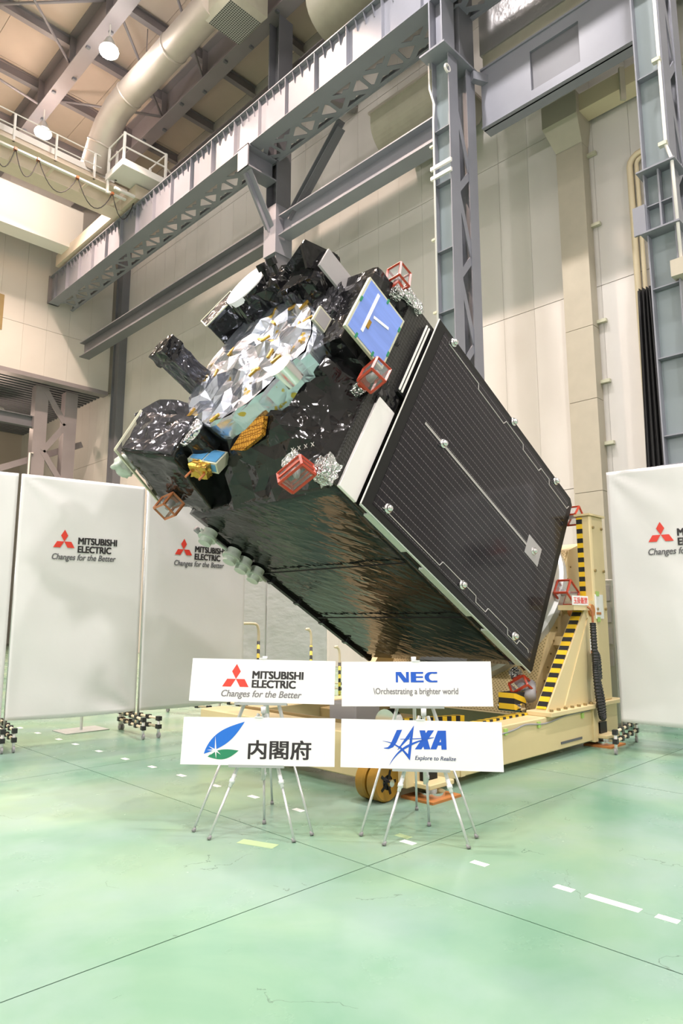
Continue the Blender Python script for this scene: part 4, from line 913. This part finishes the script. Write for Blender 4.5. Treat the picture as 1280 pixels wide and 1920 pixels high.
for yc in (3.98, 4.11):
    wv = MB(); prof = [(.06, -.052), (.145, -.055), (.158, -.04), (.158, .04), (.145, .055), (.06, .052)]; v = []; f = []; ns = 32
    for i in range(ns):
        a = 2*PI*i/ns
        for r, h in prof: v.append((4.47+r*math.cos(a), yc+h, .158+r*math.sin(a)))
    for i in range(ns):
        for q in range(5): f.append((i*6+q, ((i+1) % ns)*6+q, ((i+1) % ns)*6+q+1, i*6+q+1))
    wv.add(v, f); wh = dp(wv, 'wheel', 'wheel', None, True, auto=True)
    MB().cyl((4.47, yc-.045, .158), (4.47, yc+.045, .158), .128, seg=28).build('hub', 'black', wh, True, auto=True)
    for k in range(5): a = 2*PI*k/5; MB().bar((4.47, yc-.05, .158), (4.47+.10*math.cos(a), yc-.05, .158+.10*math.sin(a)), .025, .012, (0, 1, 0)).build('spoke', 'blackm', wh)
dp(MB().box((4.40, 3.9, .30), (4.62, 4.2, .42)), 'wheel_fork', 'yel', bevel=.01); dp(MB().cyl((4.47, 3.88, .158), (4.47, 4.2, .158), .03, seg=12), 'axle', 'chrome')
dp(MB().bar((4.60, 4.05, .36), (4.48, 4.05, .158), .05, .06, (0, 1, 0)), 'fork_arm', 'yel')
for i, (x, y, lab) in enumerate(((8.27, 3.80, 'orange wooden pad under dolly jack below the tower'), (4.86, 3.78, 'orange wooden pad under dolly jack behind the easel'))):
    tag(MB().box((x-.2, y-.17, 0), (x+.2, y+.17, .02)).build('wooden_pad', 'orange'), lab, 'pad', 'jack pads')
t = thing('control_rack', 'grey control rack with yellow connectors between tower and screen', 'rack', (9.55, 4.15, 0))
MB().box((0, 0, .08), (.7, .55, 2.05)).build('cabinet', 'cab', t, bevel=.01)
for z in (1.75, 1.45, 1.15, .85): MB().box((-.012, .04, z), (0, .5, z+.22)).build('module', 'plate', t)
for z in (1.3, 1.1, .95, .8, .6): MB().cyl((-.05, .16, z), (0, .16, z), .03, seg=8).build('connector', 'gold', t); MB().cyl((.16, -.05, z), (.16, 0, z), .03, seg=8).build('connector', 'gold', t)
for k in range(4): MB().tube(smooth_pts([(.1+.05*k, -.03, 1.25), (.05+.06*k, -.10, .9), (.14+.05*k, -.12, .5), (.1+.07*k, -.06, .15)]), .018, 6).build('cable', 'black', t, True)
for x in (.06, .64): MB().cyl((x, .1, .0), (x, .1, .08), .03, seg=8).build('foot', 'black', t); MB().cyl((x, .45, .0), (x, .45, .08), .03, seg=8).build('foot', 'black', t)
# ================================================================== PARTITION SCREENS
def emblem(cx, top, w_, h_):
    # three rhombs meeting at a point
    m = (cx, top - h_*.66); a = w_/2
    up = [(cx, top), (cx + w_*.165, top-h_*.33), m, (cx - w_*.165, top-h_*.33)]
    lf = [m, (cx - w_*.17, top-h_), (cx - a, top-h_), (cx - a*.66, top-h_*.66)]
    rt = [m, (cx + a*.66, top-h_*.66), (cx + a, top-h_), (cx + w_*.17, top-h_)]
    return [up, lf, rt]
def wr(x, z, wd, seed):
    p = Vector((x*1.1, z*.8, seed)); a = noise.noise(p)*.020 + noise.noise(Vector((x*2.2+z*1.5, z*1.2-x, seed+4)))*.010
    c = math.hypot(x, 3.3-z); d = math.hypot(wd-x, .3-z)
    a += .012*math.sin(11*math.atan2(3.3-z+.05, x+.05))*math.exp(-c*1.1) + .014*math.sin(10*math.atan2(z-.25, wd-x+.05))*math.exp(-d*.9)
    return a*min(1, min(x, wd-x)*7)
def screen(label, p0, p1, seed, logo=True, sheet='sheet', casters=True):
    p0 = Vector((*p0, 0)); p1 = Vector((*p1, 0)); d = p1-p0; wd = d.length; yaw = math.atan2(d.y, d.x)
    t = thing('partition_screen', label, 'screen', p0, (0, 0, yaw), 'white partition screens')
    nx, nz = 46, 70; v = []; f = []
    for j in range(nz+1):
        for i in range(nx+1):
            x = .012 + (wd-.024)*i/nx; z = .3 + 3.0*j/nz
            v.append((x, -.035 - wr(x, z, wd, seed), z - (.02*math.sin(i/nx*PI) if j == 0 else 0)))
    for j in range(nz):
        for i in range(nx): f.append((j*(nx+1)+i, j*(nx+1)+i+1, (j+1)*(nx+1)+i+1, (j+1)*(nx+1)+i))
    sh = MB().add(v, f).build('sheet', sheet, t, True); so = sh.modifiers.new('thickness', 'SOLIDIFY'); so.thickness = .004; so.offset = 1
    if logo:
        def put(mb, nm, m):
            mb.v = [(x*wd, -.0465 - z - wr(x*wd, .3+3.0*y, wd, seed), .3+3.0*y) for x, y, z in mb.v]; mb.build(nm, m, sh)
        put(flat(emblem(.35, .777, .165, .077)), 'emblem', 'red')
        put(text_mb('MITSUBISHI', .457, .77, .717, .747, weight=.028), 'logo_text', 'ink'); put(text_mb('ELECTRIC', .457, .725, .681, .711, weight=.028), 'logo_text', 'ink')
        put(text_mb('Changes for the Better', .262, .765, .640, .674, shear=.25, weight=.012), 'slogan', 'grey2')
    for x in (.02, wd-.02): MB().cyl((x, 0, .12), (x, 0, 3.3), .016, seg=10).build('pole', 'alu', t, True)
    for z in (.31, 1.75, 3.29): MB().cyl((.02, 0, z), (wd-.02, 0, z), .014, seg=8).build('cross_tube', 'alu', t, True)
    for x in (.05, wd-.05):
        for z in (.14, .24):
            MB().cyl((x, -.5, z), (x, .5, z), .018, seg=8).build('base_tube', 'pipe2', t, True)
            for q in (-.48, -.22, .0, .22, .48): MB().box((x-.026, q-.035, z-.026), (x+.026, q+.035, z+.026)).build('pipe_joint', 'black', t)
        for y in (-.48, .48):
            MB().cyl((x, y, .05), (x, y, .26), .018, seg=8).build('caster_post', 'white', t, True)
            MB().cyl((x-.012, y-.01, .036), (x+.012, y-.01, .036), .036, seg=16).build('caster', 'rubber', t, True, auto=True)
    return t
screen('white sheet screen cut off by the left edge of view', (1.42, 9.12), (3.085, 8.815), 1)
screen('white sheet screen with red emblem, wide one at left', (3.105, 8.81), (4.67, 8.528), 2)
screen('white sheet screen with emblem, partly behind the satellite', (4.69, 8.522), (6.39, 8.515), 3)
screen('white sheet screen with emblem at right edge behind the tower', (8.262, 3.58), (8.53, 1.93), 4)
screen('creased white sheet screen, toned as shaded, seen under the satellite, left one', (6.15, 9.65), (7.95, 9.95), 5, False, 'sheet_shaded')
screen('creased white sheet screen, toned as shaded, seen under the satellite, right one', (7.97, 9.96), (9.75, 10.2), 6, False, 'sheet_shaded')
# striped guard rails in front of them
for i, (x, y, z, lab) in enumerate(((7.0, 8.9, 1.42, 'cream bent guard rail with striped post beside white screen'), (8.2, 8.95, 1.32, 'striped guard post under the satellite belly'), (8.85, 8.9, 1.0, 'short striped guard post right of the other one'))):
    t = thing('guard_rail', lab, 'rail', (x, y, 0), group='striped guard rails')
    MB().tube(smooth_pts([(-.35+.3*(i > 0), 0, z), (-.12, 0, z), (-.03, 0, z-.03), (0, 0, z-.14), (0, 0, z-.3)]), .022, 8).build('bent_tube', 'pipe2', t, True)
    MB().cyl((0, 0, .02), (0, 0, z-.28), .024, seg=10).build('striped_post', 'hazz', t, True); MB().cyl((0, 0, 0), (0, 0, .03), .08, seg=14).build('foot', 'black', t)
t = thing('floor_plate_stand', 'flat grey steel base plate on floor under left screen', 'stand', (4.3, 9.3, 0)); MB().box((-.3, -.22, 0), (.3, .22, .012)).build('plate', 'alug', t); MB().cyl((0, 0, .012), (0, 0, .9), .02, seg=10).build('pole', 'alu', t)

# ================================================================== EASELS AND SIGNS
def board_matrix(c, yaw, lean, roll):
    e = Vector((math.cos(yaw), math.sin(yaw), 0)); b = Vector((-math.sin(yaw), math.cos(yaw), 0)); up = math.cos(lean)*Vector((0, 0, 1)) + math.sin(lean)*b
    e2 = math.cos(roll)*e + math.sin(roll)*up; u2 = math.cos(roll)*up - math.sin(roll)*e; y = u2.cross(e2)
    m = Matrix(((e2.x, y.x, u2.x, c[0]), (e2.y, y.y, u2.y, c[1]), (e2.z, y.z, u2.z, c[2]), (0, 0, 0, 1)))
    return m
def sign(label, c, yaw, lean, roll, W, H):
    o = MB().box((-W/2, -.004, -H/2), (W/2, .004, H/2)).build('sign_board', 'paper'); o.matrix_world = board_matrix(c, yaw, lean, roll); tag(o, label, 'sign', 'sign boards on easels')
    def put(mb, nm, m):
        # lettering given in 0..1 across and 0..1 down the board
        mb.v = [((x-.5)*W, -.0052-z, (.5-y)*H) for x, y, z in mb.v]; return mb.build(nm, m, o)
    return o, put
def T(body, x0, x1, yt, yb, **k): 
    mb = text_mb(body, x0, x1, 0, 1, **k); mb.v = [(x, yb + (yt-yb)*y, z) for x, y, z in mb.v]; return mb
def inv(corners):
    # crop pixel -> board coordinates by inverse bilinear
    A, B_, C_, D_ = corners
    def g(p):
        s, t_ = .5, .5
        for _ in range(12):
            px = (1-t_)*((1-s)*A[0]+s*B_[0]) + t_*((1-s)*D_[0]+s*C_[0]); py = (1-t_)*((1-s)*A[1]+s*B_[1]) + t_*((1-s)*D_[1]+s*C_[1])
            s += (p[0]-px)/(B_[0]-A[0]); t_ += (p[1]-py)/(D_[1]-A[1])
        return (s, t_)
    return g
# board 1: emblem, name and slogan
b1, put = sign('white sign with red emblem, black name and grey slogan, upper left', (3.341, 4.194, 1.032), -.886, .158, -.015, 1.112, .318)
em = emblem(.317, 0, .185, -.535); put(flat([[(x, y+.115) for x, y in p] for p in em]), 'emblem', 'red')
put(T('MITSUBISHI', .430, .785, .27, .455, weight=.028), 'logo_text', 'ink'); put(T('ELECTRIC', .430, .735, .48, .665, weight=.028), 'logo_text', 'ink')
put(T('Changes for the Better', .222, .778, .725, .93, shear=.25, weight=.012), 'slogan', 'grey')
# board 2: leaf emblem and characters
b2, put = sign('white sign with blue and green leaf emblem and three characters', (3.197, 4.052, .625), -.879, .157, .002, 1.119, .329)
g = inv(((92, 512), (1100, 522), (1090, 845), (60, 828)))
def leaf(p0, p1, b1_, b2_, n=14):
    # two bowed sides between tips
    d = (p1[0]-p0[0], p1[1]-p0[1]); nx_, ny_ = -d[1], d[0]
    a = [(p0[0]+d[0]*t+nx_*b1_*math.sin(PI*t**.85), p0[1]+d[1]*t+ny_*b1_*math.sin(PI*t**.85)) for t in [i/n for i in range(n+1)]]
    b = [(p0[0]+d[0]*t+nx_*b2_*math.sin(PI*t), p0[1]+d[1]*t+ny_*b2_*math.sin(PI*t)) for t in [i/n for i in range(n-1, 0, -1)]]
    return a + b
put(flat([[g(p) for p in leaf((222, 760), (503, 545), -.14, .11)]]), 'blue_leaf', 'blue2')
put(flat([[g(p) for p in leaf((248, 778), (458, 738), -.13, .17)]]), 'green_leaf', 'green')
star = []
cx, cy = 303, 736
for ang, ln in ((90, 95), (-88, 55), (205, 0), (150, 55), (20, 62), (-40, 45), (220, 50), (178, 60)):
    a = math.radians(ang); star.append([(cx+math.cos(a)*ln, cy-math.sin(a)*ln), (cx+math.cos(a+1.57)*6, cy-math.sin(a+1.57)*6), (cx-math.cos(a)*6, cy+math.sin(a)*6), (cx+math.cos(a-1.57)*6, cy-math.sin(a-1.57)*6)])
s_ = flat([[g(p) for p in q] for q in star]); s_.v = [(x, y, z) for x, y, z in s_.v]
o = put(s_, 'white_star', 'paper'); o.location.y = -.0012
put(T('内閣府', .440, .850, .470, .870, weight=.014), 'characters', 'ink')
# board 3: blue capital letters and slogan
b3, put = sign('white sign with blue capitals and thin grey slogan, upper right', (4.109, 3.316, 1.018), -.846, .152, .006, 1.119, .326)
def quads(*q): return flat(q)
X = lambda x: .363 + (x/265.0)*.277
Y = lambda y: .235 + (y/68.0)*.235
P_ = lambda *pts: [(X(x), Y(y)) for x, y in pts]
letN = [P_((0, 68), (0, 0), (22, 0), (22, 68))[0:4], P_((0, 0), (34, 0), (84, 68), (50, 68)), P_((66, 0), (84, 0), (84, 68), (66, 50))]
letN[0] = P_((0, 0), (14, 10), (14, 68), (0, 68))
letE = [P_((96, 0), (130, 0), (130, 68), (96, 68)), P_((130, 0), (176, 0), (176, 12), (130, 12)), P_((130, 28), (174, 28), (174, 39), (130, 39)), P_((130, 56), (178, 56), (178, 68), (130, 68))]
outer = [(225 + 41*math.cos(a)*(1 if abs(math.sin(a)) > .0 else 1), 34 - 34*math.sin(a)) for a in [math.radians(55 + 250*i/20) for i in range(21)]]
inner = [(236 + 24*math.cos(a), 34 - 23*math.sin(a)) for a in [math.radians(58 + 244*i/20) for i in range(21)]]
outer[0] = (265, 0); outer.insert(1, (228, 0)); inner[0] = (265, 12); outer[-1] = (265, 68); inner[-1] = (265, 56); outer.insert(-1, (228, 68))
oc = outer; letC = []
no_, ni_ = len(oc), len(inner)
for i in range(20):
    a0, a1 = i*(no_-1)/20, (i+1)*(no_-1)/20
    f_ = lambda L_, t: (L_[int(t)][0]+(L_[min(int(t)+1, len(L_)-1)][0]-L_[int(t)][0])*(t-int(t)), L_[int(t)][1]+(L_[min(int(t)+1, len(L_)-1)][1]-L_[int(t)][1])*(t-int(t)))
    letC.append(P_(f_(oc, a0), f_(oc, a1), inner[i+1], inner[i]))
put(flat(letN + letE + letC), 'logo_letters', 'blue')
put(T('\\Orchestrating a brighter world', .212, .775, .595, .775, weight=.010), 'slogan', 'grey')
# board 4: slanted letters crossed by a star stroke
b4, put = sign('white sign with slanted blue letters crossed by a star stroke', (3.93, 3.142, .623), -.904, .150, -.005, 1.13, .327)
g = inv(((140, 240), (1210, 262), (1226, 597), (133, 563)))
G = lambda *pts: [g(p) for p in pts]
J = [G((517, 316), (553, 314), (515, 400), (483, 392)), G((483, 392), (515, 400), (492, 432), (470, 418)), G((470, 418), (492, 432), (462, 444), (430, 440), (430, 436), (455, 432))]
Xl = [G((668, 318), (706, 318), (742, 446), (700, 446)), G((724, 318), (766, 318), (682, 446), (638, 446))]
A2 = [G((790, 320), (832, 320), (782, 446), (742, 446)), G((806, 320), (845, 320), (850, 448), (816, 448)), G((780, 398), (840, 398), (840, 420), (772, 420))]
bigA = [G((632, 284), (606, 520), (592, 478), (606, 370)), G((632, 284), (606, 366), (526, 448), (520, 450)), G((606, 520), (592, 478), (540, 424), (528, 424))]
def ribbon(pts, w0, wm, w1):
    pts = smooth_pts([(x, y, 0) for x, y in pts], 6); n = len(pts); out = []; L_ = []; R_ = []
    for i, p in enumerate(pts):
        d = (pts[min(i+1, n-1)]-pts[max(i-1, 0)]).normalized(); t = i/(n-1); w_ = (w0*(1-2*t)+wm*2*t) if t < .5 else (wm*(2-2*t)+w1*(2*t-1))
        L_.append((p.x-d.y*w_/2, p.y+d.x*w_/2)); R_.append((p.x+d.y*w_/2, p.y-d.x*w_/2))
    return [G(L_[i], L_[i+1], R_[i+1], R_[i]) for i in range(n-1)]
sw = ribbon([(467, 550), (500, 500), (550, 450), (620, 410), (690, 384), (765, 368)], 1, 17, 2) + ribbon([(540, 378), (620, 376), (700, 372), (765, 366)], 4, 6, 2) + ribbon([(420, 390), (470, 400), (520, 424), (570, 465), (604, 515)], 1, 10, 4)
put(flat(J + Xl + A2 + bigA + sw), 'logo_letters', 'blue')
put(T('Explore to Realize', .464, .715, .725, .835, shear=.22, weight=.012), 'slogan', 'navy')
def easel(label, f1, f2, r, ztop, off, zled, cen, yaw):
    f1 = Vector((*f1, 0)); f2 = Vector((*f2, 0)); r = Vector((*r, 0)); mid = (f1+f2)/2
    e = (f2-f1).normalized(); b = Vector((-e.y, e.x, 0)); apex = mid + b*off + Vector((0, 0, ztop))
    t = thing('easel', label, 'easel', (mid.x, mid.y, 0), group='silver tripod easels')
    o = -Vector((mid.x, mid.y, 0))
    for foot, s in ((f1, -1), (f2, 1), (r, 0)):
        top = apex + e*.03*s + b*(.03 if s == 0 else 0); kn = foot.lerp(top, .50); k2 = foot.lerp(top, .40)
        lg = MB().bar(top+o, kn+o, .022, .016, (0, 1, 0)).build('leg', 'alu', t)
        MB().cyl(kn+o, k2+o, .016, .013, 10).build('lock_collar', 'clear', lg, True); MB().cyl(foot.lerp(top, .46)+o, foot.lerp(top, .43)+o, .020, seg=10).build('lock_ring', 'clear', lg, True)
        MB().cyl(foot.lerp(top, .42)+o, foot+Vector((0, 0, .012))+o, .0095, seg=10).build('lower_tube', 'alu', lg, True)
        d = (top-foot).normalized(); MB().cyl(foot+o+Vector((0, 0, .003)), foot+o+d*.03, .015, .012, 12).build('rubber_foot', 'rubber', lg, True)
    MB().cyl(apex+o+b*.02, apex+o+b*.02+Vector((0, 0, .05)), .02, seg=10).build('head', 'clear', t, True)
    MB().cyl(apex+o+b*.035, apex+o+b*.035-Vector((0, 0, ztop*.6)), .012, seg=10).build('centre_tube', 'white', t, True)
    m4 = board_matrix(cen, yaw, .155, 0); m4 = Matrix.Translation(o) @ m4
    MB().box((-.20, -.02, -.178), (.20, .012, -.166), m4).build('ledge', 'alug', t); MB().box((-.20, -.022, -.178), (.20, -.018, -.160), m4).build('ledge_lip', 'alug', t)
    MB().box((-.03, -.01, .163), (.03, .02, .172), m4).build('top_clip', 'clear', t)
    return t
easel('silver easel holding the red emblem sign', (2.897, 4.389), (3.438, 3.728), (3.761, 4.563), 1.16, .315, .87, (3.341, 4.194, 1.032), -.886)
easel('silver easel holding the leaf emblem sign', (2.873, 4.161), (3.25, 3.705), (3.374, 4.182), .80, .315, .46, (3.197, 4.052, .625), -.879)
easel('silver easel holding the blue capitals sign', (3.669, 3.48), (4.203, 2.88), (4.461, 3.618), 1.16, .315, .85, (4.109, 3.316, 1.018), -.846)
easel('silver easel holding the star stroke sign', (3.63, 3.231), (3.979, 2.791), (4.194, 3.288), .80, .315, .46, (3.93, 3.142, .623), -.904)
# ================================================================== TAPE ON THE FLOOR
tp = MB().box((-.027, -.055, 0), (.027, .055, .0015)).mesh('floor_tape', 'tape'); tl = MB().box((-.03, -.145, 0), (.03, .145, .0015)).mesh('floor_tape', 'tape')
ys = [10.12, 9.5, 8.83, 8.35, 7.73, 7.11, 6.54, 5.99, 5.41, 4.86, 4.28, 3.16, 2.59, 2.03, 1.75, 1.47]
words = ['farthest, beyond the left screens', 'second, beyond the left screens', 'long-looking piece just under the left screen', 'fourth from the left screens', 'fifth from the left screens', 'sixth from the left screens', 'seventh from the left screens', 'left of the leaf emblem easel', 'between the legs of the left easels', 'behind the left easels', 'right of the left easels', 'between the legs of the right easel', 'just in front of the right easel', 'left of the long strip at right', 'long strip near the right edge', 'nearest the right edge']
for y, wd_ in zip(ys, words):
    o = obj('floor_tape', tl if y == 1.75 else tp, None, (3.8, y, 0)); tag(o, 'white tape piece on green floor, ' + wd_, 'tape', 'white tape pieces in a row')
o = obj('floor_tape', MB().box((-.045, -.14, 0), (.045, .14, .0012)).mesh('floor_tape', 'tapey'), None, (3.06, 3.86, 0), (0, 0, .35)); tag(o, 'faded yellow-green tape piece on floor before left easels', 'tape')
o = obj('floor_tape', MB().box((-.03, -.06, 0), (.03, .06, .0012)).mesh('floor_tape', 'tapey'), None, (3.88, 3.27, 0)); tag(o, 'small faded yellow tape piece beside right easel', 'tape')
